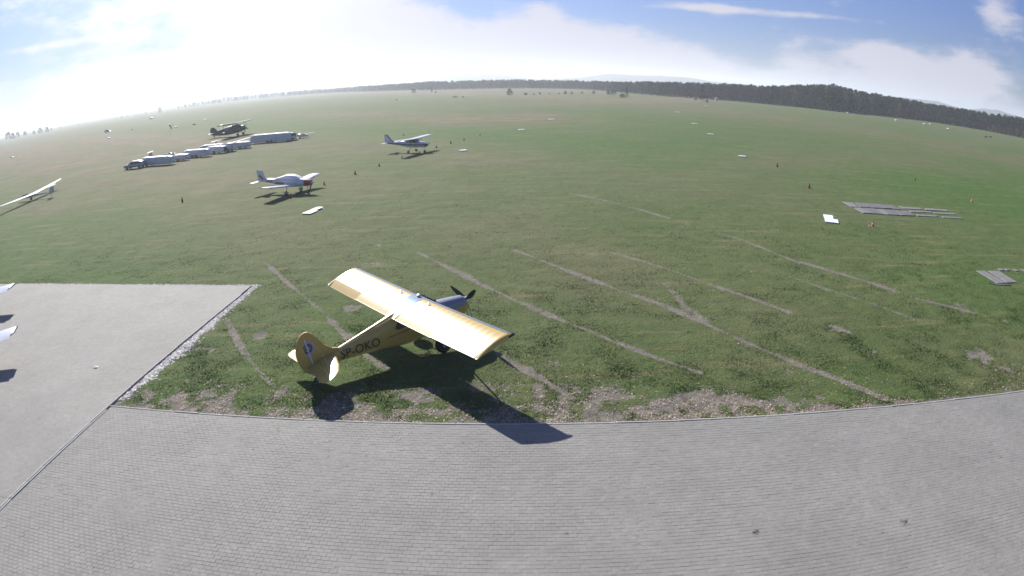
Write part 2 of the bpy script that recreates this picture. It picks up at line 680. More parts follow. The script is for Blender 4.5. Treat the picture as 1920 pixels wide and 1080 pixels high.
near_edge = (np.abs(sd(X, Y, nA, DA)) < .3) & (X > -16) | (np.abs(sdB(X, Y)) < .25) & (Y < 31.6) | (np.abs(sd(X, Y, nC, DC)) < .3) & (X < -13)
Z = np.where(near_edge & ~(inA | inL), np.minimum(Z, 0.0), Z)
ny, nx = X.shape
idx = np.arange(ny * nx).reshape(ny, nx)
F = np.stack([idx[:-1, :-1], idx[:-1, 1:], idx[1:, 1:], idx[1:, :-1]], -1).reshape(-1, 4)


def ground_material():
    m = bpy.data.materials.new('grass_field_turf')
    m.use_nodes = True
    t = m.node_tree
    p = t.nodes['Principled BSDF']
    n_ = t.nodes.new
    l_ = t.links.new

    def noise(scale, det, rough=.6, vec=None, dist=0):
        q = n_('ShaderNodeTexNoise')
        q.inputs['Scale'].default_value = scale
        q.inputs['Detail'].default_value = det
        q.inputs['Roughness'].default_value = rough
        q.inputs['Distortion'].default_value = dist
        l_(vec if vec is not None else g.outputs['Position'], q.inputs['Vector'])
        return q.outputs['Fac']

    def ramp(fac, stops):
        q = n_('ShaderNodeValToRGB')
        cr = q.color_ramp
        while len(cr.elements) < len(stops):
            cr.elements.new(.5)
        for e_, (ps, c) in zip(cr.elements, stops):
            e_.position = ps
            e_.color = (*c, 1)
        l_(fac, q.inputs[0])
        return q.outputs[0]

    def mixc(f, a, b):
        q = n_('ShaderNodeMixRGB')
        if isinstance(f, float):
            q.inputs[0].default_value = f
        else:
            l_(f, q.inputs[0])
        l_(a, q.inputs[1])
        l_(b, q.inputs[2])
        return q.outputs[0]

    def mr_(v_, a, b, c=0., d=1.):
        q = n_('ShaderNodeMapRange')
        q.interpolation_type = 'SMOOTHSTEP'
        for i, x in zip(('From Min', 'From Max', 'To Min', 'To Max'), (a, b, c, d)):
            q.inputs[i].default_value = x
        l_(v_, q.inputs['Value'])
        return q.outputs[0]

    def mm(op, a, b):
        q = n_('ShaderNodeMath')
        q.operation = op
        for i, x in enumerate((a, b)):
            if isinstance(x, (int, float)):
                q.inputs[i].default_value = x
            else:
                l_(x, q.inputs[i])
        return q.outputs[0]

    g = n_('ShaderNodeNewGeometry')
    green = ramp(noise(.9, 8, .7), [(.25, (.022, .052, .011)), (.45, (.043, .096, .017)), (.60, (.078, .130, .026)), (.8, (.17, .18, .06))])
    dark = ramp(noise(6., 6, .75), [(.3, (.013, .038, .008)), (.5, (.048, .114, .019)), (.72, (.16, .195, .055))])
    c = mixc(.5, green, dark)
    # large dull and bright areas of turf
    big = noise(.045, 5, .6)
    dull = ramp(noise(.3, 5, .7), [(.3, (.060, .086, .032)), (.7, (.130, .140, .062))])
    c = mixc(mr_(big, .44, .66, 0., .42), c, dull)
    # mown rows: long thin straw streaks
    mp = n_('ShaderNodeMapping')
    mp.inputs['Rotation'].default_value = (0, 0, R(-14))
    mp.inputs['Scale'].default_value = (.12, 1.0, 1.)
    l_(g.outputs['Position'], mp.inputs[0])
    straw = n_('ShaderNodeRGB')
    straw.outputs[0].default_value = (.19, .175, .08, 1)
    st = noise(.9, 5, .65, mp.outputs[0])
    c = mixc(mr_(st, .54, .68, 0., .6), c, straw.outputs[0])
    # small weeds: dark dots
    wv = n_('ShaderNodeTexVoronoi')
    wv.inputs['Scale'].default_value = 2.4
    wv.inputs['Randomness'].default_value = 1
    l_(g.outputs['Position'], wv.inputs['Vector'])
    dots = mr_(wv.outputs['Distance'], .10, .22, .6, 0.)
    dk = n_('ShaderNodeRGB')
    dk.outputs[0].default_value = (.016, .030, .014, 1)
    c = mixc(mm('MULTIPLY', dots, mr_(noise(.5, 3), .45, .6)), c, dk.outputs[0])
    # fine brown flecks
    fl = n_('ShaderNodeRGB')
    fl.outputs[0].default_value = (.150, .125, .070, 1)
    c = mixc(mm('MULTIPLY', mr_(noise(11., 4, .7), .58, .68), mr_(noise(.35, 4), .45, .65, .05, .55)), c, fl.outputs[0])
    # dry areas far out
    ab = n_('ShaderNodeAttribute')
    ab.attribute_name = 'brown'
    bc = ramp(noise(.15, 6, .7), [(.3, (.105, .086, .050)), (.7, (.19, .155, .095))])
    c = mixc(mm('MULTIPLY', ab.outputs['Fac'], mr_(noise(.08, 6, .7), .3, .6, .6, 1.)), c, bc)
    # bare soil
    aa = n_('ShaderNodeAttribute')
    aa.attribute_name = 'bare'
    soil = ramp(noise(3.0, 9, .8), [(.25, (.085, .075, .060)), (.5, (.165, .148, .122)), (.78, (.31, .285, .245))])
    fine = noise(9., 6, .8)
    bf = mr_(mm('ADD', aa.outputs['Fac'], mm('MULTIPLY', mm('SUBTRACT', fine, .5), 2.2)), .38, .62)
    c = mixc(bf, c, soil)
    l_(c, p.inputs['Base Color'])
    p.inputs['Roughness'].default_value = .95
    p.inputs['Specular IOR Level'].default_value = .15
    b = n_('ShaderNodeBump')
    b.inputs['Strength'].default_value = .9
    b.inputs['Distance'].default_value = .07
    l_(mm('ADD', noise(6., 8, .75), mm('MULTIPLY', noise(.7, 6, .65), 2.0)), b.inputs['Height'])
    l_(b.outputs[0], p.inputs['Normal'])
    return m


GROUND = ground_material()
ground = np_mesh('grass_field', np.stack([X.ravel(), Y.ravel(), Z.ravel()], -1), F, GROUND,
                 {'bare': ('POINT', bare.ravel()), 'brown': ('POINT', brown.ravel())}, smooth=True)
tag(ground, kind='structure')

# ------------------------------------------------------------------ aprons
PAVEC = (.238, .232, .212)


def paver_material(name, brick, u=None):
    m = bpy.data.materials.new(name)
    m.use_nodes = True
    t = m.node_tree
    p = t.nodes['Principled BSDF']
    n_, l_ = t.nodes.new, t.links.new
    g = n_('ShaderNodeNewGeometry')

    def noise(scale, det, rough=.6):
        q = n_('ShaderNodeTexNoise')
        q.inputs['Scale'].default_value = scale
        q.inputs['Detail'].default_value = det
        q.inputs['Roughness'].default_value = rough
        l_(g.outputs['Position'], q.inputs['Vector'])
        return q.outputs['Fac']

    def mr_(v_, a, b, c, d):
        q = n_('ShaderNodeMapRange')
        for i, x in zip(('From Min', 'From Max', 'To Min', 'To Max'), (a, b, c, d)):
            q.inputs[i].default_value = x
        l_(v_, q.inputs['Value'])
        return q.outputs[0]

    def mm(op, a, b):
        q = n_('ShaderNodeMath')
        q.operation = op
        for i, x in enumerate((a, b)):
            if isinstance(x, (int, float)):
                q.inputs[i].default_value = x
            else:
                l_(x, q.inputs[i])
        return q.outputs[0]
    stain = mr_(noise(.35, 6, .7), .3, .7, .84, 1.07)
    fine = mr_(noise(14., 6, .8), .25, .75, .80, 1.16)
    grit = mr_(noise(2.2, 8, .75), .3, .7, .92, 1.06)
    k = mm('MULTIPLY', mm('MULTIPLY', stain, fine), grit)
    # oil and dirt spots
    vo = n_('ShaderNodeTexVoronoi')
    vo.inputs['Scale'].default_value = .9
    l_(g.outputs['Position'], vo.inputs['Vector'])
    spot = mr_(vo.outputs['Distance'], .03, .05, .55, 1.)
    k = mm('MULTIPLY', k, spot)
    if brick:
        mp = n_('ShaderNodeMapping')
        mp.inputs['Rotation'].default_value = (0, 0, -TA)
        l_(g.outputs['Position'], mp.inputs[0])
        br = n_('ShaderNodeTexBrick')
        br.offset = .5
        br.inputs['Scale'].default_value = 1
        br.inputs['Brick Width'].default_value = .2
        br.inputs['Row Height'].default_value = .14
        br.inputs['Mortar Size'].default_value = .006
        br.inputs['Mortar Smooth'].default_value = .3
        br.inputs['Color1'].default_value = (.93, .93, .93, 1)
        br.inputs['Color2'].default_value = (1.05, 1.05, 1.05, 1)
        br.inputs['Mortar'].default_value = (.8, .8, .78, 1)
        l_(mp.outputs[0], br.inputs['Vector'])
        q = n_('ShaderNodeSeparateColor')
        l_(br.outputs['Color'], q.inputs[0])
        k = mm('MULTIPLY', k, q.outputs[0])
    else:
        oi = n_('ShaderNodeObjectInfo')
        s_ = mm('FRACT', mm('ADD', g.outputs['Random Per Island'], oi.outputs['Random']), 0.)
        k = mm('MULTIPLY', k, mr_(s_, 0., 1., .955, 1.045))
    sc_ = n_('ShaderNodeVectorMath')
    sc_.operation = 'SCALE'
    sc_.inputs[0].default_value = PAVEC
    l_(k, sc_.inputs['Scale'])
    l_(sc_.outputs[0], p.inputs['Base Color'])
    p.inputs['Roughness'].default_value = .82
    p.inputs['Specular IOR Level'].default_value = .35
    b = n_('ShaderNodeBump')
    b.inputs['Strength'].default_value = .35
    b.inputs['Distance'].default_value = .01
    l_(noise(30., 5, .8), b.inputs['Height'])
    l_(b.outputs[0], p.inputs['Normal'])
    return m


PAVER = paver_material('grey_concrete_pavers', False)
PAVEF = paver_material('grey_paving_far', True)
JOINT = mat('sand_joint', (.215, .21, .195), .95, var=.3, scale=8)
GX0, GX1 = -20.5, 24.0       # span of paving built stone by stone
TOP = .03


def poly_slab(name, pts, ztop, zbot, m, parent=None):
    b = MB()
    b.loft([[(x, y, zbot) for x, y in pts], [(x, y, ztop) for x, y in pts]], smooth=False)
    return b.build(name, m, parent)


def onA(x, off=0.):
    """point on line A (shifted by off) at abscissa x"""
    return (x, (DA + off - nA[0] * x) / nA[1])


def onB(y, off=0.):
    """point on line B at ordinate y, off metres to the right"""
    return ((DB - off - nB[1] * y) / nB[0], y)


# near apron: bedding under the laid stones, plain paved sheet outside their range
Y0 = 5.0
apron = poly_slab('near_apron', [onB(Y0, .10), (GX1, Y0), onA(GX1), tuple(cAB + np.array([.10, 0]))], TOP - .005, -.2, JOINT)
tag(apron, kind='structure')
far_ap = poly_slab('near_apron_paving_east', [(GX1 + .003, Y0), (140, Y0), onA(140), onA(GX1 + .003)], TOP, -.2, PAVEF)
tag(far_ap, kind='structure')
rear_ap = poly_slab('near_apron_paving_north', [(-90, -30), (140, -30), (140, Y0 - .003), (-90, Y0 - .003)], TOP, -.2, PAVEF)
tag(rear_ap, kind='structure')
left_ap = poly_slab('left_apron', [(-120, Y0), onB(Y0, -.10), tuple(cBC + np.array([-.10, -.0])), (-120, (DC - nC[0] * -120) / nC[1])], TOP, -.2, PAVEF)
tag(left_ap, kind='structure')

# stones of the near apron
BWd, RHt, GAP = .20, .14, .0035
rot = np.array([dAv, nA])            # local (s, t) -> world
rows = int((DA - Y0) / RHt)
S_, T_ = [], []
for i in range(rows):
    tt = DA - .10 - (i + .5) * RHt
    off = (i % 2) * BWd / 2
    s0 = np.arange(GX0, GX1 + 1, BWd) + off
    S_.append(s0)
    T_.append(np.full(len(s0), tt))
S_ = np.concatenate(S_)
T_ = np.concatenate(T_)
Cx = S_ * dAv[0] + T_ * nA[0]
Cy = S_ * dAv[1] + T_ * nA[1]
ok = (sdB(Cx, Cy) > .21) & (Cx < GX1 - .1) & (Cy > Y0 + .1)
U_, V_ = photo_uv(Cx, Cy)
ok &= (V_ < 1130) & (U_ > -60) & (U_ < 2000)
S_, T_, Cx, Cy, U_, V_ = (a[ok] for a in (S_, T_, Cx, Cy, U_, V_))
vis = (V_ < 1078) & (U_ > 2) & (U_ < 1918)
dist = np.hypot(Cx, Cy) + np.where(vis, 0, 1e3)
order = np.argsort(dist)
single, rest = order[:300], order[300:]
zj = TOP + rng.normal(0, .0016, len(S_)) + (vnoise(Cx, Cy, 1.7, 4) - .5) * .008
bx, by, be = (BWd - GAP) / 2, (RHt - GAP) / 2, .003
tmpl = np.array([(-bx, -by, -.030), (bx, -by, -.030), (bx, by, -.030), (-bx, by, -.030),
                 (-bx, -by, -be), (bx, -by, -be), (bx, by, -be), (-bx, by, -be),
                 (-bx + be, -by + be, 0), (bx - be, -by + be, 0), (bx - be, by - be, 0), (-bx + be, by - be, 0)])
tf = np.array([(8, 9, 10, 11)] + [(a, (a + 1) % 4, 4 + (a + 1) % 4, 4 + a) for a in range(4)] + [(4 + a, 4 + (a + 1) % 4, 8 + (a + 1) % 4, 8 + a) for a in range(4)])
n = len(rest)
tilt = rng.normal(0, .006, (n, 2))
P = np.repeat(tmpl[None], n, 0)
wx = P[:, :, 0] * dAv[0] + P[:, :, 1] * nA[0] + Cx[rest][:, None]
wy = P[:, :, 0] * dAv[1] + P[:, :, 1] * nA[1] + Cy[rest][:, None]
wz = P[:, :, 2] + zj[rest][:, None] + P[:, :, 0] * tilt[:, :1] + P[:, :, 1] * tilt[:, 1:]
V3 = np.stack([wx, wy, wz], -1).reshape(-1, 3)
F3 = (tf[None] + (np.arange(n) * 12)[:, None, None]).reshape(-1, 4)
pv = np_mesh('paver_field', V3, F3, PAVER, parent=apron)
tag(pv, kind='stuff')
pm = bpy.data.meshes.new('paver')
pm.from_pydata([tuple(q) for q in tmpl], [], [tuple(int(i) for i in f) for f in tf])
pm.materials.append(PAVER)
for i in single:
    o = bpy.data.objects.new('paver', pm)
    o.location = (Cx[i], Cy[i], zj[i])
    o.rotation_euler = (random.gauss(0, .006), random.gauss(0, .006), TA)
    o.parent = apron
    COL.objects.link(o)

# kerbs
kerb_f = bpy.data.objects.new('field_kerb', None)
COL.objects.link(kerb_f)
tag(kerb_f, kind='structure')
kb = MB().box((0, 0, 0), (.985, .075, .22), bev=.008)
k0 = kb.build('kerb_stone', KERB, kerb_f)
x = cAB[0] + .52
first = True
while x < 62:
    o = k0 if first else k0.copy()
    if not first:
        COL.objects.link(o)
    first = False
    px_, py_ = onA(x, -.045)
    o.location = (px_, py_, -.065 + random.gauss(0, .004))
    o.rotation_euler = (0, 0, TA + random.gauss(0, .003))
    o.parent = kerb_f
    x += 1.0
kerb_s = bpy.data.objects.new('apron_side_kerb', None)
COL.objects.link(kerb_s)
tag(kerb_s, kind='structure')
for off in (-.055, .055):
    y = 6.2
    while y < 31 - (.3 if off > 0 else 0):
        if off > 0 and y > 17.4:
            break
        o = k0.copy()
        COL.objects.link(o)
        px_, py_ = onB(y, off)
        o.location = (px_, py_, -.058 + random.gauss(0, .004))
        o.rotation_euler = (0, 0, TB + random.gauss(0, .003))
        o.parent = kerb_s
        y += 1.0
s0_, s1_ = gp(-160, 878, TOP), gp(19.4, 935.5, TOP)
sv_ = s1_ - s0_
so = MB().box((0, 0, 0), (sv_.length, .035, .01)).build('expansion_joint', JOINT, left_ap)
so.location = (s0_ + s1_) / 2 + Vector((0, 0, .001))
so.rotation_euler = (0, 0, math.atan2(sv_.y, sv_.x))

# ------------------------------------------------------------------ small stuff on the ground: grass, stones, litter
def scatter_tris(name, PX, PY, size, m, attr=None, tall=True, per=3, zoff=0.):
    """little upright or lying blades / leaves, three-cornered, thousands in one mesh"""
    n_ = len(PX)
    k = per
    x_ = np.repeat(PX, k) + rng.normal(0, .035, n_ * k)
    y_ = np.repeat(PY, k) + rng.normal(0, .035, n_ * k)
    s_ = np.repeat(size, k) * rng.uniform(.6, 1.3, n_ * k)
    a = rng.uniform(0, 2 * math.pi, n_ * k)
    wd = s_ * (.45 if tall else .7)
    dx, dy = np.cos(a), np.sin(a)
    if tall:
        lean = rng.normal(0, .5, (2, n_ * k)) * s_
        tip = np.stack([x_ + lean[0], y_ + lean[1], s_ + zoff], -1)
    else:
        tip = np.stack([x_ - dy * s_, y_ + dx * s_, rng.uniform(.0, .4, n_ * k) * s_ + zoff], -1)
    p0 = np.stack([x_ - dx * wd / 2, y_ - dy * wd / 2, np.full(n_ * k, zoff)], -1)
    p1 = np.stack([x_ + dx * wd / 2, y_ + dy * wd / 2, np.full(n_ * k, zoff)], -1)
    V = np.stack([p0, p1, tip], 1).reshape(-1, 3)
    Fq = np.arange(len(V)).reshape(-1, 3)
    at = {'tint': ('FACE', np.repeat(attr, k))} if attr is not None else None
    return np_mesh(name, V, Fq, m, at)


def grass_mat():
    m = bpy.data.materials.new('grass_blades')
    m.use_nodes = True
    t = m.node_tree
    p = t.nodes['Principled BSDF']
    a = t.nodes.new('ShaderNodeAttribute')
    a.attribute_name = 'tint'
    r_ = t.nodes.new('ShaderNodeValToRGB')
    cr = r_.color_ramp
    for _ in range(2):
        cr.elements.new(.5)
    for e_, (ps, c) in zip(cr.elements, [(0., (.026, .070, .012)), (.45, (.052, .130, .020)), (.8, (.105, .178, .034)), (1., (.36, .31, .17))]):
        e_.position = ps
        e_.color = (*c, 1)
    t.links.new(a.outputs['Fac'], r_.inputs[0])
    t.links.new(r_.outputs[0], p.inputs['Base Color'])
    p.inputs['Roughness'].default_value = .6
    p.inputs['Specular IOR Level'].default_value = .3
    return m


npt = 300000
gy = 17.6 + rng.exponential(13, npt * 2)
gx = rng.uniform(-1, 1, npt * 2) * (8 + gy * .95)
okg = (sd(gx, gy, nA, DA) > .02) & ~((sdB(gx, gy) < .08) & (sd(gx, gy, nC, DC) < .05))
uu, vv_ = photo_uv(gx, gy)
okg &= (uu > -15) & (uu < 1935) & (vv_ < 1085)
bf_ = bare_field(gx, gy)
dn = fbm(gx, gy, .9, 4, 31)
okg &= (rng.uniform(0, 1, len(gx)) > bf_ * 1.25) & (dn + rng.uniform(-.35, .35, len(gx)) > .40)
gx, gy, dn = gx[okg], gy[okg], dn[okg]
tint = np.clip(fbm(gx, gy, 2.5, 4, 41) * .9 - .05 + rng.normal(0, .16, len(gx)), 0, 1)
tint = np.where(rng.uniform(0, 1, len(gx)) < .015, 1., tint)
grass = scatter_tris('grass', gx, gy, np.clip(.022 + .03 * dn + rng.normal(0, .008, len(gx)), .012, .07), grass_mat(), tint, True, 2, -.015)
tag(grass, 'short green grass with straw coloured tufts on the near field', kind='stuff')

# dry leaves and straw along the worn strip
nl = 30000
lx = rng.uniform(-18, 34, nl)
ly = 17.5 + rng.exponential(1.5, nl)
lb = bare_field(lx, ly)
okl = (sd(lx, ly, nA, DA) > .03) & (sdB(lx, ly) > .1) & (rng.uniform(0, 1, nl) < .25 + lb * .8) & (fbm(lx, ly, .8, 3, 77) > .42)
lx, ly = lx[okl], ly[okl]
lit = scatter_tris('leaf_litter', lx, ly, rng.uniform(.02, .065, len(lx)), LEAF, None, False, 1, .012)
tag(lit, 'dry brown and straw coloured litter along the paved edge', kind='stuff')


def rock_mesh(name, PX, PY, S, m, z0=-.01):
    ico = [(0, 0, 1), (.9, 0, .2), (.2, .85, .3), (-.8, .5, .1), (-.7, -.6, .2), (.3, -.9, .15)]
    fc = np.array([(0, 1, 2), (0, 2, 3), (0, 3, 4), (0, 4, 5), (0, 5, 1)])
    n_ = len(PX)
    T = np.array(ico)[None] * (1 + rng.normal(0, .25, (n_, 6, 3))) * S[:, None, None] * np.array([1, 1, .42])
    a = rng.uniform(0, 6.28, n_)
    x_ = T[:, :, 0] * np.cos(a)[:, None] - T[:, :, 1] * np.sin(a)[:, None] + PX[:, None]
    y_ = T[:, :, 0] * np.sin(a)[:, None] + T[:, :, 1] * np.cos(a)[:, None] + PY[:, None]
    V = np.stack([x_, y_, T[:, :, 2] + z0], -1).reshape(-1, 3)
    Fq = (fc[None] + (np.arange(n_) * 6)[:, None, None]).reshape(-1, 3)
    return np_mesh(name, V, Fq, m)


# stones beside the left apron (along its side and far edges)
q = rng.uniform(0, 1, 3600)
yb = 18.5 + q ** .75 * (cBC[1] - 18.5)
wd_ = .12 + .33 * np.exp(-((yb - 24) / 5.) ** 2)
ob = .08 + np.abs(rng.normal(0, 1, len(q))) * wd_ * .6
xb = (DB - ob - nB[1] * yb) / nB[0]
xc = rng.uniform(-34, cBC[0] + .5, 2300)
yc = (DC + .04 + np.abs(rng.normal(0, .09, len(xc))) - nC[0] * xc) / nC[1]
stn = rock_mesh('crushed_stone', np.concatenate([xb, xc]), np.concatenate([yb, yc]), rng.uniform(.03, .085, len(xb) + len(xc)), STONE)
tag(stn, 'pale crushed stones laid along the edge of the left apron', kind='stuff')
# loose pebbles on the worn soil
nr = 5000
rx_ = rng.uniform(-16, 40, nr)
ry_ = 17.6 + rng.exponential(2.2, nr)
okr = (sd(rx_, ry_, nA, DA) > .02) & (sdB(rx_, ry_) > .1) & (bare_field(rx_, ry_) > .35)
peb = rock_mesh('pebbles', rx_[okr], ry_[okr], rng.uniform(.008, .03, okr.sum()), STONE, 0.)
tag(peb, 'small pale pebbles on the worn soil by the paving', kind='stuff')

# ------------------------------------------------------------------ aircraft parts
def foil_ring(xle, c, y, z, inc, tc, f0=0., f1=1., camber=.02, sink=0., n=9, droop=0.):
    """closed ring of one wing section between the chord fractions f0..f1"""
    ts = [f0 + (f1 - f0) * (1 - math.cos(math.pi * i / (n - 1))) / 2 for i in range(n)]

    def yt(t):
        return 5 * tc * (.2969 * math.sqrt(max(t, 0)) - .126 * t - .3516 * t * t + .2843 * t ** 3 - .1036 * t ** 4)

    def yc(t):
        return camber * 4 * t * (1 - t)
    up = [(t, yc(t) + yt(t) - sink * (1 if .06 < t < .97 else 0)) for t in ts]
    lo_ = [(t, yc(t) - yt(t)) for t in ts]
    pts = up[::-1] + lo_[(1 if f0 <= 0 else 0):]
    ring = []
    for t, yy in pts:
        if droop:
            dx = (t - f0)
            yy = yy - dx * math.tan(droop)
        X_ = -t * c * math.cos(inc) + yy * c * math.sin(inc)
        Z_ = -t * c * math.sin(inc) + yy * c * math.cos(inc)
        ring.append((xle + X_, y, z + Z_))
    return ring


def wing_part(name, m, parent, st, f0=0., f1=1., camber=.02, scallop=0., rib=.3, droop=0., sharp=30, step=None):
    """st: list of (y, xle, chord, z, thickness, incidence)"""
    b = MB()
    ys_ = []
    for a, c in zip(st[:-1], st[1:]):
        k = max(1, int(round(abs(c[0] - a[0]) / step))) if step else 1
        for i in range(k):
            ys_.append([a[j] + (c[j] - a[j]) * i / k for j in range(6)])
    ys_.append(list(st[-1]))
    rings = []
    for (y, xl, c, z, tc_, inc) in ys_:
        s_ = scallop * abs(math.sin(math.pi * y / rib)) ** .8 if scallop else 0
        rings.append(foil_ring(xl, c, y, z, inc, tc_, f0, f1, camber, s_ / c, droop=droop))
    b.loft(rings, True)
    return b.build(name, m, parent, sharp=sharp)


def fus(name, secs, m, parent, p=2.4, n=24):
    b = MB()
    b.loft([ell(x, z, hw, hh, (pp[0] if pp else p), n) for (x, z, hw, hh, *pp) in secs], True)
    return b.build(name, m, parent, sharp=45)


def wheel(parent, x, y, z, r_, wd, rimr=.5):
    t_ = MB().lathe([(-wd / 2, r_ * .55), (-wd / 2, r_ * .85), (-wd * .3, r_ * .98), (0, r_), (wd * .3, r_ * .98), (wd / 2, r_ * .85), (wd / 2, r_ * .55)], 'Y', 20, c=(x, y, z))
    tt = t_.build('wheel', RUBBER, parent)
    MB().lathe([(-wd * .53, r_ * rimr * .6), (-wd * .45, r_ * rimr), (wd * .45, r_ * rimr), (wd * .53, r_ * rimr * .6)], 'Y', 14, c=(x, y, z)).build('rim', RIM, tt)
    return tt


def blade(parent, hub, ang, Lr, wr, m, pitch=R(28), tilt=0.):
    """propeller blade in the YZ plane around hub; ang from +z towards +y"""
    b = MB()
    d = Vector((0, math.sin(ang), math.cos(ang)))
    s_ = Vector((0, math.cos(ang), -math.sin(ang)))
    rg = []
    for t, wk, pt in ((.08, .45, 1.6), (.2, .8, 1.45), (.4, 1.0, 1.15), (.65, .9, .85), (.85, .7, .65), (.97, .45, .5), (1., .15, .5)):
        a = -pitch * pt
        cdir = s_ * math.cos(a) + Vector((1, 0, 0)) * math.sin(a)
        ndir = Vector((1, 0, 0)) * math.cos(a) - s_ * math.sin(a)
        c = Vector(hub) + d * Lr * t
        w_ = wr * wk / 2
        rg.append([c + cdir * w_ * math.cos(q) + ndir * .012 * (1.6 - t) * math.sin(q) for q in (2 * math.pi * i / 10 for i in range(10))])
    b.loft(rg, True)
    return b.build('propeller_blade', m, parent)


def text_mesh(name, s_, size, m, parent, M, align='LEFT', extr=.002, font_w=1.0):
    c = bpy.data.curves.new(name, 'FONT')
    c.body = s_
    c.size = size
    c.align_x = align
    c.extrude = extr
    c.resolution_u = 3
    o = bpy.data.objects.new(name, c)
    COL.objects.link(o)
    bpy.context.view_layer.update()
    me = bpy.data.meshes.new_from_object(o.evaluated_get(bpy.context.evaluated_depsgraph_get()))
    bpy.data.objects.remove(o)
    bpy.data.curves.remove(c)
    me.transform(M @ Matrix.Diagonal((font_w, 1, 1, 1)))
    me.materials.clear()
    me.materials.append(m)
    r_ = bpy.data.objects.new(name, me)
    COL.objects.link(r_)
    r_.parent = parent
    return r_


def ring_outline(name, r0, r1, m, parent, c, yoff, n=40, th=.004):
    b = MB()
    for i in range(n):
        a, e = 2 * math.pi * i / n, 2 * math.pi * (i + 1) / n
        q = [(c[0] + r_ * math.cos(t), c[1] + r_ * math.sin(t)) for r_, t in ((r0, a), (r1, a), (r1, e), (r0, e))]
        b.add([(x_, yoff, z_) for x_, z_ in q], [(0, 1, 2, 3)])
    return b.build(name, m, parent)


# ------------------------------------------------------------------ the yellow taildragger
PT = R(12.5)
husky = empty('taildragger_aircraft', (-3.295, 23.957, .012), R(41.1), -PT,
              'yellow high wing taildragger aeroplane lettered SP-OKO, parked on the grass beside the paving', 'aeroplane')
LEX, LEZ = .218, 2.139
CH, INC = 1.60, R(3.6)
XT = LEX


def hst(side, a, b, step=.075):
    return [(side * a, LEX, CH, LEZ + .008 * a, .12, INC), (side * b, LEX, CH, LEZ + .008 * b, .12, INC)]


for s_ in (1, -1):
    # wing panel up to the rear spar
    wp = wing_part('wing', YEL, husky, hst(s_, .36, 5.22), .055, .76, .028, .007, .305, step=.0762, sharp=60)
    wing_part('leading_edge_cuff', LEMET, husky, hst(s_, .36, 5.26), 0., .105, .03, 0, step=.6)
    dr = R(7) if s_ > 0 else R(-3)
    wing_part('aileron', YEL, husky, hst(s_, 2.75, 5.2), .768, 1., .028, .003, .305, droop=dr, step=.0762, sharp=60)
    wing_part('flap', YEL, husky, hst(s_, .40, 2.73), .768, 1., .028, .003, .305, droop=R(2), step=.0762, sharp=60)
    # rounded tip
    tp = MB()
    rg = []
    for i, (dy, k) in enumerate(((0, 1.), (.05, .97), (.09, .88), (.115, .70), (.125, .35))):
        rr = foil_ring(LEX - (1 - k) * .10, CH * (1 - (1 - k) * .10), s_ * (5.2203 + dy), LEZ + .042, INC, .12 * k, 0, 1, .028 * k)
        rg.append(rr)
    tp.loft(rg, True)
    tp.build('wing_tip', YEL, husky, sharp=50)
    MB().lathe([(-.02, .0), (0, .05), (.05, .06), (.22, .05), (.30, .0)], 'X', 12, c=(LEX - .20, s_ * 5.31, LEZ + .03)).build('tip_fairing', BLK, husky)
    # struts
    MB().tube((.62, s_ * .38, .86), (LEX - .28, s_ * 2.95, LEZ - .01), .035, n=8).build('wing_strut', YELD, husky)
    MB().tube((-.25, s_ * .36, .84), (LEX - 1.0, s_ * 2.95, LEZ - .03), .028, n=8).build('wing_strut', YELD, husky)
    for q_, yy in ((.14, 1.05),):
        fc = MB().lathe([(0, .055), (.012, .055), (.016, .03), (.03, .03), (.034, .0)], 'Z', 12, c=(LEX - .33, s_ * .98, LEZ + .155))
        fc.build('fuel_cap', WHT, husky)
    # main gear
    MB().tube((.42, s_ * .33, .72), (.13, s_ * .86, .36), .038, n=8).build('landing_gear_leg', YELD, husky)
    MB().tube((-.12, s_ * .33, .74), (.05, s_ * .84, .36), .028, n=8).build('landing_gear_brace', YELD, husky)
    MB().tube((.1, s_ * .80, .36), (.1, s_ * 1.0, .36), .03, n=8).build('axle', YELD, husky)
    wheel(husky, .08, s_ * .92, .355, .355, .24, .42)
    # tailplane with rounded outline
    stb = [(s_ * .06, -3.98, 1.18, 1.86, .055, 0), (s_ * .5, -4.08, 1.10, 1.86, .055, 0), (s_ * 1.0, -4.25, .96, 1.86, .05, 0),
           (s_ * 1.35, -4.44, .80, 1.86, .05, 0), (s_ * 1.55, -4.66, .56, 1.86, .045, 0), (s_ * 1.63, -4.85, .30, 1.86, .04, 0)]
    wing_part('tailplane', YEL, husky, stb, 0, .55, 0, 0, step=.25)
    wing_part('elevator', YEL, husky, stb, .57, 1., 0, 0, droop=R(4), step=.25)
    MB().tube((-4.5, s_ * .05, 2.55), (-4.6, s_ * 1.05, 1.88), .004, n=6).build('tail_brace', CHROME, husky)
    MB().tube((-4.45, s_ * .05, 1.50), (-4.6, s_ * 1.05, 1.84), .008, n=6).build('tail_brace', CHROME, husky)

# centre section: skylight and wing root fairing
cs = [(.36, LEX, CH, LEZ + .004, .12, INC), (-.36, LEX, CH, LEZ + .004, .12, INC)]
wing_part('centre_leading_edge', LEMET, husky, cs, 0., .20, .03, 0, step=.12)
wing_part('skylight', SKYL, husky, cs, .205, .60, .030, 0, step=.12)
wing_part('centre_section', YEL, husky, cs, .605, 1., .028, 0, step=.12)
MB().lathe([(0, .085), (.03, .085), (.06, .06), (.075, .0)], 'Z', 16, c=(LEX - .14, -.02, LEZ + .115)).build('antenna_dome', WHT, husky)
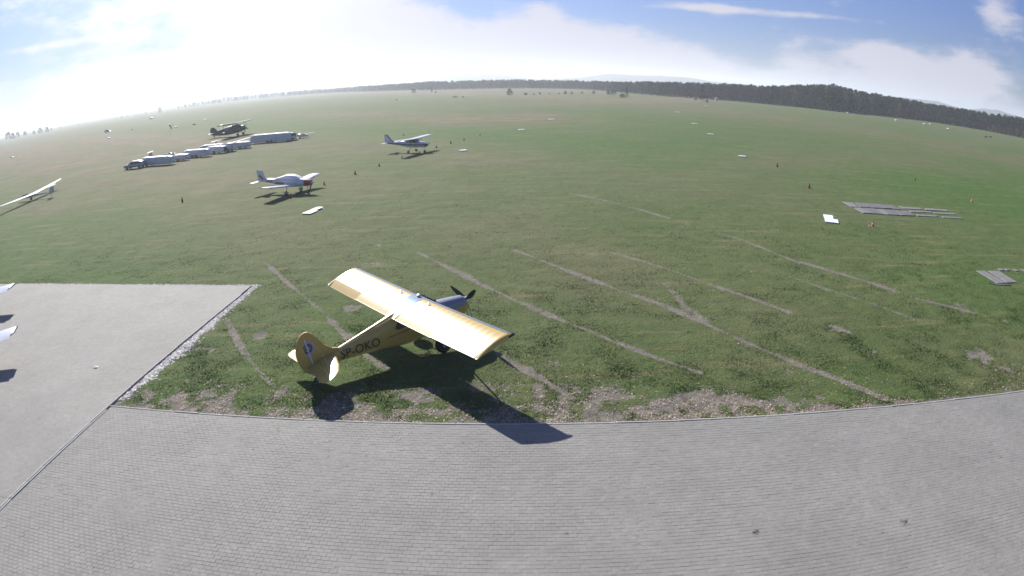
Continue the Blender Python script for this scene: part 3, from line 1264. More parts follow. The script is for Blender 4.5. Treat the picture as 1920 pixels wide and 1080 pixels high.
# fuselage
body = fus('fuselage', [(.62, 1.22, .36, .60), (.2, 1.36, .38, .74), (-.4, 1.38, .38, .745), (-1.0, 1.40, .37, .70), (-1.5, 1.45, .35, .61), (-2.2, 1.53, .30, .48, 2.6), (-3.0, 1.60, .24, .36, 2.6),
                        (-3.8, 1.665, .17, .255, 2.6), (-4.4, 1.69, .11, .20, 2.4), (-4.86, 1.69, .05, .17)], YEL, husky, 3.4)
deck = MB()
dk_ = []
for x_, zc, hw, hh in ((-1.0, 1.98, .17, .15), (-1.36, 1.97, .17, .145), (-2.0, 1.945, .14, .115), (-3.0, 1.90, .10, .085), (-3.75, 1.875, .06, .06)):
    dk_.append(ell(x_, zc, hw, hh, 2, 16))
deck.loft(dk_, True)
deck.build('rear_turtle_deck', YEL, husky)
# cowl: grey top, yellow sides
cw = MB()
cw.loft([ell(.60, 1.16, .375, .54, 3, 24), ell(1.05, 1.10, .37, .49, 2.8, 24), ell(1.6, 1.03, .345, .42, 2.6, 24), ell(1.95, 1.0, .30, .35, 2.4, 24), ell(2.06, 1.0, .22, .27, 2.2, 24)], True)
cw.build('cowling', YELD, husky, sharp=50)
ct = MB()
rg = []
for x_, zc, hw, hh, pp in ((.58, 1.17, .383, .546, 3), (1.05, 1.105, .378, .497, 2.8), (1.6, 1.035, .353, .427, 2.6), (1.95, 1.005, .308, .357, 2.4)):
    ring = []
    for i in range(15):
        t = R(4) + R(172) * i / 14
        c_, q_ = math.cos(t), math.sin(t)
        ring.append((x_, hw * math.copysign(abs(c_) ** (2 / pp), c_), zc + hh * abs(q_) ** (2 / pp)))
    rg.append(ring)
ct.loft(rg, False, closed=False)
cto = ct.build('cowling_top', GREYP, husky, sharp=60)
# glazing
for s_ in (1, -1):
    for nm, pts in (('windshield_side', [(.62, 1.62), (.55, 1.98), (.2, 2.02), (.2, 1.55)]), ('door_window', [(.16, 1.5), (.16, 2.0), (-.62, 2.0), (-.62, 1.5)]), ('rear_window', [(-.68, 1.52), (-.68, 1.99), (-1.25, 1.90), (-1.45, 1.66), (-1.3, 1.55)])):
        MB().prism(pts, .012, M=Matrix.Translation((0, s_ * .375 if nm != 'rear_window' else s_ * .362, 0))).build(nm, DARKGL, husky)
    if s_ < 0:
        MB().prism([(.14, .92), (.14, 1.46), (-.62, 1.46), (-.62, .92)], .012, M=Matrix.Translation((0, s_ * .378, 0))).build('cabin_door', YELD, husky)
ws = MB()
ws.add([(.86, .30, 1.55), (.86, -.30, 1.55), (.30, -.36, 2.17), (.30, .36, 2.17), (.80, .30, 1.53), (.80, -.30, 1.53), (.24, -.36, 2.13), (.24, .36, 2.13)],
       [(0, 1, 2, 3), (7, 6, 5, 4), (0, 4, 5, 1), (1, 5, 6, 2), (2, 6, 7, 3), (3, 7, 4, 0)])
ws.build('windshield', DARKGL, husky)
# propeller
HUB = (2.14, 0, 1.04)
MB().lathe([(-.06, .165), (.0, .165), (.12, .15), (.22, .11), (.29, .05), (.31, 0.002)], 'X', 18, c=HUB).build('spinner', CHROME, husky)
for a in (68, -50, 188):
    blade(husky, (2.17, 0, 1.04), R(a), 1.04, .22, BLK)
# fin and rudder: hinge x = -4.86
fin = [(-3.55, 1.86), (-3.95, 2.05), (-4.2, 2.32), (-4.38, 2.68), (-4.50, 2.92), (-4.64, 3.07), (-4.78, 3.11), (-4.858, 3.09), (-4.858, 1.62), (-4.3, 1.72)]
MB().prism(fin, .07).build('fin', YEL, husky)
rud = [(0, 3.10), (-.12, 3.06), (-.28, 2.93), (-.42, 2.72), (-.50, 2.46), (-.52, 2.18), (-.48, 1.92), (-.38, 1.70), (-.22, 1.52), (-.04, 1.44), (0, 1.44)]
ro = MB().prism([(x_, z_ ) for x_, z_ in rud], .06).build('rudder', YEL, husky, loc=(-4.873, 0, 0))
ro.rotation_euler = (0, 0, R(7))
MB().tube((-4.866, -.045, 1.42), (-4.866, -.045, 2.86), .026, n=8).build('rudder_hinge_glint', WHT, husky)  # added pale strip, stands in for the sun glint along the hinge
EC = (-4.86, 2.50)
for s_ in (1, -1):
    ring_outline('emblem_ring', .20, .29, EMBG, husky, EC, s_ * .046)
    ring_outline('emblem_disc', .0, .20, EMBD, husky, EC, s_ * .047, 28)
    for dx, dz, ww, hh in ((-.03, .07, .10, .035), (.04, .0, .05, .12), (-.06, -.06, .08, .04)):
        MB().box((EC[0] + dx, s_ * .049, EC[1] + dz), (ww, .003, hh)).build('emblem_device', EMBG, husky)
# registration and stripe, both sides
RXS = Matrix.Rotation(math.pi / 2, 4, 'X')
slope = R(-11.5)
for s_ in (-1, 1):
    # follows the tapering side
    ang_side = math.atan2(.15, 1.6) * (1 if s_ < 0 else -1)
    if s_ < 0:
        M_ = Matrix.Translation((-3.83, -.20, 1.55)) @ Matrix.Rotation(-ang_side * .98, 4, 'Z') @ Matrix.Rotation(R(7.5), 4, 'Y') @ RXS
        text_mesh('registration_letters', 'SP-OKO', .50, LETTER, husky, M_, font_w=.92)
        MB().box((0, 0, 0), (1.25, .004, .03), M=Matrix.Translation((-1.53, -.352, 1.43)) @ Matrix.Rotation(R(-5.5), 4, 'Z') @ Matrix.Rotation(R(4), 4, 'Y')).build('side_stripe', STRIPE, husky)
    else:
        M_ = Matrix.Translation((-2.15, .302, 1.40)) @ Matrix.Rotation(math.pi + R(-4.4), 4, 'Z') @ Matrix.Rotation(R(-7.5), 4, 'Y') @ RXS
        text_mesh('registration_letters', 'SP-OKO', .50, LETTER, husky, M_, font_w=.92)
# tail wheel
MB().tube((-4.55, 0, 1.5), (-4.92, 0, 1.24), .022, n=6).build('tail_spring', BLK, husky)
wheel(husky, -4.95, 0, 1.185, .10, .07)


# ------------------------------------------------------------------ low wing tourer
def low_wing(name, loc, rz, label, group=None, body_m=WHT, nose_m=None, cover=False, stripes=None, span=4.9, tipm=None, group_=None):
    t = empty(name, loc, rz, 0, label, 'aeroplane', group)
    fus('fuselage', [(1.62, 1.12, .42, .36), (1.0, 1.14, .50, .42), (.3, 1.16, .56, .50), (-.6, 1.18, .55, .50), (-1.5, 1.20, .42, .40), (-2.6, 1.24, .26, .27), (-3.6, 1.30, .15, .18), (-4.45, 1.34, .05, .10)], body_m, t, 2.6)
    fus('cowling', [(2.30, 1.10, .18, .18), (2.25, 1.10, .33, .27), (2.0, 1.11, .39, .33), (1.625, 1.12, .423, .363)], nose_m or body_m, t, 2.5)
    cab = [(1.0, 1.48, .36, .10), (.55, 1.60, .45, .22), (.1, 1.66, .47, .29), (-.7, 1.66, .46, .28), (-1.4, 1.56, .36, .18), (-2.3, 1.46, .18, .07)]
    fus('canopy_cover' if cover else 'cabin', cab, BOARD if cover else DARKGL, t, 2.4)
    if not cover:
        fus('cabin_roof', [(.35, 1.90, .30, .04), (-.1, 1.945, .34, .035), (-.8, 1.93, .32, .035), (-1.3, 1.74, .26, .05)], body_m, t, 2.2)
    for s_ in (1, -1):
        stn_ = [(s_ * .45, .62, 1.75, .86, .14, R(1)), (s_ * 1.0, .45, 1.60, .90, .14, R(1)), (s_ * (span - .15), .40, 1.5, .90 + .085 * span, .12, R(1)), (s_ * span, .30, 1.25, .92 + .085 * span, .07, R(1))]
        wing_part('wing', body_m, t, stn_, 0, .76, .02, step=.6)
        wing_part('aileron', body_m, t, [stn_[1][:0] + (s_ * 2.8, .43, 1.57, .90 + .085 * 2.8, .13, R(1)), stn_[2]], .768, 1., .02, step=.6)
        wing_part('flap', body_m, t, [stn_[1], (s_ * 2.78, .43, 1.57, .90 + .085 * 2.78, .13, R(1))], .768, 1., .02, step=.6)
        MB().box((-.15, s_ * (span + .012), .93 + .085 * span), (1.0, .03, .06), bev=.012).build('tip_light_strip', tipm or BLK, t)
        if tipm is None:
            MB().lathe([(-.05, .02), (0, .045), (.05, .02)], 'X', 8, c=(.33, s_ * (span + .02), .93 + .085 * span)).build('tip_light', CHROME, t)
        stb_ = [(s_ * .08, -3.85, .85, 1.28, .08, 0), (s_ * 1.55, -3.95, .72, 1.28, .07, 0), (s_ * 1.65, -4.05, .52, 1.28, .04, 0)]
        wing_part('tailplane', body_m, t, stb_, step=.5)
        MB().tube((.0, s_ * 1.15, .84), (-.05, s_ * 1.2, .25), .035, n=8).build('landing_gear_leg', WHTD, t)
        wheel(t, -.05, s_ * 1.24, .21, .21, .15)
        b_ = MB()
        b_.loft([ell(.28, .27, .02, .03, 2, 10), ell(.12, .27, .085, .10, 2, 10), ell(-.2, .27, .085, .10, 2, 10), ell(-.45, .28, .01, .02, 2, 10)], True, M=Matrix.Translation((0, s_ * 1.24, 0)))
        b_.build('wheel_fairing', body_m, t)
    MB().prism([(-3.25, 1.38), (-3.75, 1.62), (-4.15, 2.40), (-4.62, 2.42), (-4.60, 1.36)], .07).build('fin', body_m, t)
    MB().prism([(-4.63, 2.42), (-4.92, 2.38), (-4.80, 1.30), (-4.61, 1.30)], .055).build('rudder', body_m if not stripes else body_m, t)
    if stripes:
        MB().prism([(-3.9, 1.45), (-4.55, 2.0), (-4.6, 1.72), (-4.2, 1.42)], .08).build('fin_stripe', stripes, t)
        for s_ in (1, -1):
            MB().box((-1.1, s_ * .50, 1.10), (1.9, .02, .12), M=None).build('side_stripe', stripes, t)
            MB().box((-2.9, s_ * .245, 1.22), (1.2, .02, .10)).build('side_stripe', stripes, t)
    MB().tube((1.75, 0, .85), (1.8, 0, .22), .035, n=8).build('nose_gear_leg', WHTD, t)
    wheel(t, 1.8, 0, .19, .19, .14)
    MB().lathe([(0, .14), (.1, .13), (.22, .07), (.28, .002)], 'X', 14, c=(2.30, 0, 1.10)).build('spinner', body_m, t)
    for a in (35, 215):
        blade(t, (2.36, 0, 1.10), R(a), .93, .15, BLK)
    return t


lw = low_wing('low_wing_aircraft', (-21.85, 62.8, 0), R(-19), 'white low wing aeroplane with dark red nose and covered canopy standing on the grass', nose_m=REDP, cover=True, stripes=REDP, span=4.4)
tipE = gp(30, 620, 1.30)
hd = R(118)


def place_by_tip(tip, hd_, span=4.9):
    return (tip.x - math.sin(hd_) * span, tip.y + math.cos(hd_) * span, TOP)


# right wing tips of two aircraft parked on the left apron reach into view
tA_, tB_ = gp(31, 619, 1.3), gp(27, 536, 1.3)
pa = place_by_tip(tA_, R(120))
low_wing('low_wing_aircraft', (pa[0], pa[1], TOP), R(120), 'pale grey wing with black tip strip reaching in over the left apron, nearer of two', tipm=BLK)
pb = place_by_tip(tB_, R(112))
low_wing('low_wing_aircraft', (pb[0], pb[1], TOP), R(112), 'pale rounded wing tip with small light at the far left corner of the paving', tipm=None, body_m=WHT)

# ------------------------------------------------------------------ high wing four seater, white with navy stripe
cs_ = empty('high_wing_aircraft', (-13.9, 95.5, 0), R(-20), 0, 'white high wing aeroplane with navy stripe and dark fin edge on the grass', 'aeroplane')
cs_.scale = (.95, .95, .95)
fus('fuselage', [(2.05, 1.22, .32, .28), (1.95, 1.22, .46, .38), (1.2, 1.25, .52, .45), (.7, 1.32, .54, .52), (0, 1.42, .55, .66), (-1.0, 1.42, .52, .64), (-1.9, 1.38, .38, .45), (-3.2, 1.42, .22, .28), (-4.6, 1.48, .11, .17), (-5.3, 1.52, .04, .10)], WHT, cs_, 3)
fus('lower_fuselage_band', [(2.06, 1.25, .33, .10), (1.95, 1.25, .468, .13), (1.2, 1.26, .53, .13), (0, 1.24, .56, .13), (-1.0, 1.24, .53, .12), (-1.9, 1.28, .39, .11), (-3.2, 1.38, .23, .10), (-5.0, 1.50, .09, .08)], NAVY, cs_, 8)
for s_ in (1, -1):
    MB().prism([(.62, 1.58), (.25, 1.98), (-.15, 2.0), (-.15, 1.56)], .02, M=Matrix.Translation((0, s_ * .545, 0))).build('door_window', DARKGL, cs_)
    MB().prism([(-.22, 1.56), (-.22, 2.0), (-1.0, 1.96), (-1.25, 1.62)], .02, M=Matrix.Translation((0, s_ * .535, 0))).build('rear_window', DARKGL, cs_)
    wst = [(s_ * .0, .35, 1.63, 2.12, .12, R(1.5)), (s_ * 2.6, .35, 1.63, 2.18, .12, R(1.5)), (s_ * 5.3, .20, 1.18, 2.27, .11, 0), (s_ * 5.48, .05, .85, 2.27, .05, 0)]
    wing_part('wing', WHT, cs_, wst, 0, .77, .025, step=.7)
    wing_part('flap', WHT, cs_, wst[:2], .775, 1, .025, step=.7)
    wing_part('aileron', WHT, cs_, wst[1:3], .775, 1, .025, step=.7)
    MB().tube((.25, s_ * .52, .98), (-.1, s_ * 2.6, 2.12), .04, n=8).build('wing_strut', WHT, cs_)
    MB().tube((-.45, s_ * .45, .85), (-.55, s_ * 1.2, .28), .04, n=8).build('landing_gear_leg', WHT, cs_)
    wheel(cs_, -.55, s_ * 1.27, .21, .21, .16)
    wing_part('tailplane', WHT, cs_, [(s_ * .08, -4.35, .95, 1.56, .08, 0), (s_ * 1.65, -4.55, .75, 1.56, .07, 0), (s_ * 1.72, -4.62, .6, 1.56, .04, 0)], step=.6)
MB().add([(1.05, .44, 1.60), (1.05, -.44, 1.60), (.32, -.50, 2.12), (.32, .50, 2.12), (.6, -.50, 1.60), (.6, .50, 1.60)], [(0, 1, 2, 3), (0, 3, 5), (1, 4, 2), (0, 5, 4, 1), (5, 3, 2, 4)]).build('windshield', DARKGL, cs_)
MB().prism([(-3.7, 1.58), (-4.35, 1.95), (-4.95, 2.72), (-5.30, 2.74), (-5.15, 1.55)], .07).build('fin', WHT, cs_)
MB().prism([(-3.62, 1.62), (-4.30, 2.02), (-4.90, 2.80), (-5.42, 2.82), (-5.44, 2.70), (-4.98, 2.68), (-4.38, 1.92), (-3.75, 1.58)], .09).build('fin_edge_stripe', NAVY, cs_)
MB().prism([(-5.31, 2.72), (-5.52, 2.72), (-5.45, 1.45), (-5.16, 1.45)], .055).build('rudder', WHT, cs_)
MB().tube((1.5, 0, .9), (1.62, 0, .25), .035, n=8).build('nose_gear_leg', WHT, cs_)
wheel(cs_, 1.62, 0, .19, .19, .14)
MB().lathe([(0, .15), (.12, .13), (.24, .06), (.28, .002)], 'X', 14, c=(2.06, 0, 1.22)).build('spinner', NAVY, cs_)
for a in (80, 260):
    blade(cs_, (2.12, 0, 1.22), R(a), .95, .15, BLK)

# ------------------------------------------------------------------ biplane, tail to the left
bp = empty('biplane', (-70.6, 160.5, 0), R(-6), R(-8), 'large dark faded biplane seen from the side, farthest aircraft behind the trailers', 'biplane')
bp.scale = (.92, .92, .92)
fus('fuselage', [(2.6, 2.0, .55, .55), (2.5, 2.0, .72, .72), (1.5, 2.0, .80, .82), (.5, 2.2, .9, 1.15), (-1.5, 2.2, .9, 1.2), (-3.5, 2.2, .85, 1.15), (-6, 2.25, .6, .85), (-8.6, 2.4, .2, .45)], OLIVE, bp, 2.6)
fus('cockpit_glazing', [(1.5, 2.9, .4, .15), (.9, 3.05, .7, .35), (.3, 3.1, .75, .42), (-.1, 3.0, .6, .3)], DARKGL, bp)
for s_ in (1, -1):
    wing_part('upper_wing', OLIVE, bp, [(s_ * .0, .9, 2.4, 3.75, .12, R(2)), (s_ * 8.4, .9, 2.4, 3.95, .12, R(2)), (s_ * 9.05, .5, 1.6, 3.97, .05, R(2))], step=1.2)
    wing_part('lower_wing', OLIVE, bp, [(s_ * .7, .4, 2.0, 1.55, .12, R(1)), (s_ * 6.7, .4, 2.0, 1.75, .12, R(1)), (s_ * 7.1, .1, 1.3, 1.76, .05, R(1))], step=1.2)
    MB().tube((0, s_ * 5.6, 1.8), (.1, s_ * 5.8, 3.8), .07, n=6).build('interplane_strut', WHTD, bp)
    MB().tube((-1.0, s_ * 5.6, 1.8), (-.8, s_ * 5.8, 3.75), .07, n=6).build('interplane_strut', WHTD, bp)
    wing_part('tailplane', OLIVE, bp, [(s_ * .1, -6.9, 1.9, 2.55, .1, 0), (s_ * 3.2, -7.3, 1.4, 2.55, .08, 0), (s_ * 3.5, -7.5, .9, 2.55, .04, 0)], step=.8)
    MB().tube((.8, s_ * .6, 1.3), (.9, s_ * 1.6, .45), .08, n=8).build('landing_gear_leg', OLIVE, bp)
    wheel(bp, .9, s_ * 1.68, .40, .40, .25)
MB().prism([(-6.2, 2.6), (-7.4, 3.9), (-7.9, 4.3), (-8.3, 4.3), (-8.5, 2.3)], .14).build('fin', OLIVE, bp)
MB().prism([(-8.31, 4.3), (-8.8, 4.2), (-9.2, 3.4), (-9.1, 2.3), (-8.51, 2.1)], .10).build('rudder', OLIVE, bp)
wheel(bp, -8.2, 0, 1.55, .24, .14)
MB().lathe([(0, .2), (.2, .18), (.4, .05)], 'X', 12, c=(2.6, 0, 2.0)).build('spinner', BLK, bp)
for a in (20, 110, 200, 290):
    blade(bp, (2.75, 0, 2.0), R(a), 1.75, .26, BLK)


# ------------------------------------------------------------------ gliders
def glider(loc, rz, bank, label, span=7.5, wings=True, ttail=True, L_=6.6, fin_m=WHT):
    t = empty('glider', loc, rz, 0, label, 'glider')
    t.rotation_euler = (bank, 0, rz)
    t.scale = (1, 1, .8)
    fus('fuselage', [(2.6, .72, .04, .04), (2.3, .75, .20, .19), (1.7, .80, .30, .31), (.8, .86, .33, .40), (0, .88, .30, .38), (-.9, .86, .17, .22), (-2.2, .86, .11, .13), (-L_ + 2.5, .88, .06, .08)], WHT, t, 2.1)
    fus('canopy', [(2.05, .90, .10, .06), (1.5, 1.02, .24, .17), (.8, 1.12, .27, .20), (.3, 1.16, .2, .12)], DARKGL, t)
    for s_ in ((1, -1) if wings else ()):
        wing_part('wing', WHT, t, [(s_ * .0, .25, .95, 1.12, .14, R(2)), (s_ * span * .6, .2, .78, 1.12 + span * .6 * .035, .13, R(1)), (s_ * span * .97, .02, .42, 1.12 + span * .042, .11, 0), (s_ * span, -.08, .25, 1.12 + span * .048, .06, 0)], camber=.03, step=.8)
    zt = 2.05 if ttail else 1.1
    xt = -L_ + 2.55
    for s_ in (1, -1):
        wing_part('tailplane', WHT, t, [(0, xt + .5, .55, zt, .1, 0), (s_ * 1.35, xt + .35, .34, zt, .08, 0)], step=.5)
    MB().prism([(xt + .75, .92), (xt + .50, 2.04), (xt + .12, 2.04), (xt + .0, .88)], .08).build('fin', fin_m, t)
    MB().prism([(xt + .11, 2.04), (xt - .15, 2.0), (xt - .2, .84), (xt - .01, .84)], .06).build('rudder', fin_m, t)
    wheel(t, .15, 0, .26, .24, .13)
    MB().tube((xt + .4, 0, .82), (xt + .4, 0, .10 if abs(bank) < 9 else .3), .03, n=6).build('tail_dolly', BLK, t)
    return t


g1 = gp(40, 378)
glider((-69.2, 75.0, 0), R(193), R(-1), 'white glider with long slender wing at the left, nearer than the trailers', span=10.6, fin_m=WHTD)
g2 = gp(430, 280)
glider((g2.x - 1.6, g2.y + 2.6, 0), R(-28), R(3), 'white glider parked behind the row of trailers, only wing and high tail showing')
g3 = gp(566, 260)
glider((g3.x - .7, g3.y + .5, 0), R(-18), R(-3), 'white glider at the right end of the trailer row with rounded nose', span=6.2)
g4 = gp(262, 306)
glider((g4.x + 4.2, g4.y + 4.2, 0), R(4), R(2), 'glider fuselage hidden behind the first trailer, its high tail showing above the silver car', wings=False)


# ------------------------------------------------------------------ trailers
def trailer(loc, rz, L_, W_, H_, label, round_=.5, m=TRAILW, axle=(0.,), dark_end=False, windows=False, tail_h=1.):
    t = empty('glider_trailer', loc, rz, 0, label, 'trailer', None)
    H_ *= .88
    z0 = .32
    b_ = MB()
    rings = []
    x0, x1 = -L_ / 2, L_ / 2
    for x_, k, hk in ((x0, .80, .88 * tail_h), (x0 + .12, .94, .95 * tail_h), (x0 + .5, 1, 1.0 * tail_h), (x1 - .8, 1, 1), (x1 - .2, .96, .9), (x1, .8, .72)):
        ring = []
        hw, h_ = W_ / 2 * k, H_ * hk
        r_ = round_ * hw
        ring += [(x_, -hw, z0), (x_, -hw, z0 + h_ - r_)]
        for a in (30, 60):
            ring.append((x_, -hw + r_ - r_ * math.cos(R(a)), z0 + h_ - r_ + r_ * math.sin(R(a))))
        ring += [(x_, -hw + r_, z0 + h_), (x_, hw - r_, z0 + h_)]
        for a in (60, 30):
            ring.append((x_, hw - r_ + r_ * math.cos(R(a)), z0 + h_ - r_ + r_ * math.sin(R(a))))
        ring += [(x_, hw, z0 + h_ - r_), (x_, hw, z0)]
        rings.append(ring)
    b_.loft(rings, True)
    b_.build('trailer_body', m, t, sharp=32)
    MB().box((0, 0, z0 - .05), (L_ - .3, W_ * .9, .08)).build('chassis', BLK, t)
    for s_ in (1, -1):
        MB().box((0, s_ * (W_ / 2 + .012), z0 + H_ * .52), (L_ * .86, .02, .035)).build('side_rail', TRAILG, t)
    MB().box((.0, 0, z0 + H_ + .008), (L_ - 1.3, W_ * (1 - .55 * round_), .03), bev=.01).build('roof_highlight_panel', BOARD, t)  # added whiter panel, puts the sunlit roof highlight into the colour
    for ax in axle:
        for s_ in (1, -1):
            wheel(t, ax * L_, s_ * (W_ / 2 + .02), .31, .31, .18)
            MB().prism([(ax * L_ - .42, .40), (ax * L_ - .36, .66), (ax * L_ + .36, .66), (ax * L_ + .42, .40), (ax * L_ + .36, .56), (ax * L_ - .36, .56)], .24, M=Matrix.Translation((0, s_ * (W_ / 2 + .04), 0))).build('mudguard', WHTD, t)
    MB().tube((x1, .0, .36), (x1 + 1.2, 0, .38), .045, n=6).build('drawbar', BLK, t)
    MB().tube((x1 + 1.0, 0, .36), (x1 + 1.0, 0, .02), .03, n=6).build('jockey_post', BLK, t)
    if dark_end:
        MB().box((x0 - .015, 0, z0 + H_ * .42 * tail_h), (.03, W_ * .72, H_ * .66 * tail_h)).build('rear_door', BLK, t)
    else:
        MB().box((x0 - .015, 0, z0 + H_ * .42 * tail_h), (.03, W_ * .66, H_ * .62 * tail_h)).build('rear_door', WHTD, t)
    if windows:
        for k in (-.25, .1):
            for s_ in (1, -1):
                MB().box((k * L_, s_ * (W_ / 2 + .008), z0 + H_ * .66), (.7, .02, .45)).build('window', DARKGL, t)
    return t


def tr_px(a, b, *args, **kw):
    """trailer whose near lower edge runs between two points of the ground"""
    A_, B_ = gp(*a), gp(*b)
    d_ = B_ - A_
    ln = d_.length
    mid = (A_ + B_) / 2
    W_ = args[0]
    nrm = Vector((-d_.y, d_.x, 0)).normalized()
    c_ = mid + nrm * (W_ / 2)
    rz = math.atan2(d_.y, d_.x)
    if kw.pop('flip', False):
        rz += math.pi
    return trailer((c_.x, c_.y, 0), rz, ln, *args, **kw)


tr_px((263, 313.5), (320, 309.5), 1.5, 1.45, 'white glider trailer with flat pale roof standing directly behind the silver car', axle=(-.28,), flip=False)
tr_px((321, 303.5), (347, 301.5), 1.7, .95, 'low blue grey box trailer between two white glider trailers', m=TRAILG, round_=.1, axle=(0.,), flip=True)
tr_px((342, 297.5), (389, 294.5), 1.5, 1.30, 'white glider trailer with rounded ends and twin axles in the middle of the row', round_=.8, axle=(-.04, .1), flip=True)
tr_px((385, 290), (419, 288), 1.5, 1.25, 'white glider trailer with dark open rear end', dark_end=True, axle=(.0,), flip=True)
tr_px((375, 286.0), (417, 282.2), 1.4, 1.15, 'long low white trailer roof half hidden behind the dark ended trailer', axle=(.0,), flip=True)
tr_px((419, 286), (436, 284.5), 1.9, 1.55, 'tall square grey box trailer with pale corner', m=TRAILG, round_=.15, axle=(0.,), flip=True)
tr_px((437, 280.5), (464, 278.5), 1.9, 1.15, 'blue grey box trailer next to the long white one', m=TRAILG, round_=.15, axle=(0.,), flip=True)
tr_px((469, 271.0), (541, 265.5), 2.1, 1.75, 'longest white trailer in the row, with twin axles', round_=.25, axle=(-.06, .04), flip=True)
tr_px((541, 264.5), (557, 262.5), 2.1, 1.5, 'small white caravan at the end of the longest trailer', round_=.3, windows=True, axle=(0.,), flip=True)

# ------------------------------------------------------------------ cars
def car(loc, rz, label, m, van=False, cat='car'):
    t = empty('parked_car', loc, rz, 0, label, cat)
    L_, W_ = 4.2, 1.72
    low = [(2.08, .42, .55, .14), (2.02, .52, .76, .24), (1.4, .58, .84, .30), (.6, .62, .86, .33), (-1.2, .64, .86, .34), (-1.95, .64, .82, .32), (-2.1, .60, .70, .22)]
    b_ = MB()
    b_.loft([ell(x_, z_, hw, hh, 5, 20) for x_, z_, hw, hh in low], True)
    b_.build('car_body', m, t, sharp=40)
    top = 1.42 if not van else 1.85
    c_ = MB()
    c_.loft([ell(1.05, .93, .70, .05, 4, 16), ell(.35, (top + .88) / 2, .70, (top - .88) / 2, 5, 16), ell(-1.2, (top + .90) / 2, .70, (top - .90) / 2, 5, 16), ell(-1.85, (top + .8) / 2 - .04, .66, (top - .95) / 2 - .04, 4, 16), ell(-2.02, .95, .62, .05, 4, 16)], True)
    c_.build('car_roof_and_pillars', m, t, sharp=40)
    for s_ in (1, -1):
        for pts in ([(.75, .98), (.28, top - .12), (-.22, top - .10), (-.22, .96)], [(-.30, .96), (-.30, top - .10), (-1.0, top - .11), (-1.0, .97)], [(-1.07, .97), (-1.07, top - .12), (-1.5, top - .18), (-1.7, 1.02)]):
            MB().prism(pts, .03, M=Matrix.Translation((0, s_ * .695, 0))).build('side_window', DARKGL, t)
        for x_ in (1.3, -1.3):
            wheel(t, x_, s_ * .78, .31, .31, .19, .62)
        MB().box((2.0, s_ * .60, .62), (.10, .32, .14), bev=.02).build('headlight', CHROME, t)
        MB().box((-2.03, s_ * .58, .78), (.08, .22, .2), bev=.02).build('tail_light', REDP, t)
    MB().add([(.98, .62, .99), (.98, -.62, .99), (.36, -.60, top - .05), (.36, .60, top - .05), (.93, .62, .97), (.93, -.62, .97), (.31, -.60, top - .07), (.31, .60, top - .07)], [(0, 1, 2, 3), (7, 6, 5, 4), (0, 4, 5, 1), (1, 5, 6, 2), (2, 6, 7, 3), (3, 7, 4, 0)]).build('windscreen', mat('bright_screen_glass', (.35, .36, .4), .05, metal=.9), t)
    MB().box((2.09, 0, .52), (.04, .9, .14)).build('grille', BLK, t)
    return t


cp_ = gp(250, 317)
car((cp_.x, cp_.y + .6, 0), R(187), 'silver car parked at the left end of the trailer row', SILVERP)
q_, _ = at_dist(201, 229, 400)
car((q_.x, q_.y, 0), R(20), 'white van far away at the left, catching the sun', WHT, True, 'van')
q_, _ = at_dist(283, 216, 640)
car((q_.x, q_.y, 0), R(190), 'tiny white car far off near the lone tree', WHT)


# ------------------------------------------------------------------ marker boards and cones
def board(u, v, L_, W_, rz, label, notch=True):
    p_ = gp(u, v)
    t = empty('marker_board', (p_.x, p_.y, 0), rz, 0, label, 'marker board', 'white ground marker boards on the landing strip')
    if not notch:
        L_, W_ = L_ * .42, W_ * .9
    if notch:
        MB().box((-L_ * .25, 0, .07), (L_ * .5, W_, .05), bev=.006).build('panel', BOARD, t)
        MB().box((L_ * .25 + .02, W_ * .16, .085), (L_ * .5, W_ * .72, .05), bev=.006).build('panel', BOARD, t)
    else:
        MB().box((0, 0, .08), (L_, W_, .05), bev=.006).build('panel', BOARD, t)
    for x_ in (-L_ * .4, L_ * .4):
        MB().box((x_, 0, .02), (.08, W_ * .9, .05)).build('batten', WHTD, t)
    return t


board(589, 396, 2.6, .85, R(75), 'white notched marker board on the grass in front of the red nosed aeroplane')
board(1558, 412, 3.0, 1.15, R(66), 'large white notched marker board left of the concrete slabs')
board(869, 282.5, 2.6, 1.0, R(30), 'white marker board to the right of the navy striped aeroplane', False)
board(1391.5, 293.5, 2.6, 1.0, R(150), 'white marker board below the far row, beside a dark cone', False)
board(1332, 252, 3.0, 1.1, R(160), 'white marker board fourth from the near end of the right row', False)
board(978, 243.5, 3.0, 1.1, R(20), 'white marker board beyond the navy striped aeroplane, nearer of two', False)
board(1034, 224, 3.4, 1.2, R(20), 'white marker board farther out beside the brown turf edge', False)
board(1302, 232, 3.2, 1.2, R(0), 'small distant white marker board in the right row', False)
board(1270, 210.5, 4.0, 1.2, R(0), 'very distant white marker board towards the forest', False)
board(1323, 198, 3.0, 1.2, R(0), 'farthest white marker board, just in front of the forest edge', False)


def cone(u, v, label, m, h_=.62, tip=0.):
    p_ = gp(u, v)
    t = empty('marker_cone', (p_.x, p_.y, 0), random.uniform(0, 6), 0, label, 'cone', 'marker cones on the landing strip')
    h_ *= .62
    k = h_ / .62
    MB().lathe([(.035 * k, .17 * k), (.55 * k, .035 * k), (.60 * k, .03 * k), (.62 * k, .005)], 'Z', 14).build('cone_body', m, t)
    MB().box((0, 0, .02 * k), (.42 * k, .42 * k, .04 * k), bev=.008).build('cone_base', m, t)
    MB().lathe([(.26 * k, .121 * k), (.37 * k, .093 * k)], 'Z', 14).build('cone_band', BOARD if m is ORANGE else m, t)
    return t


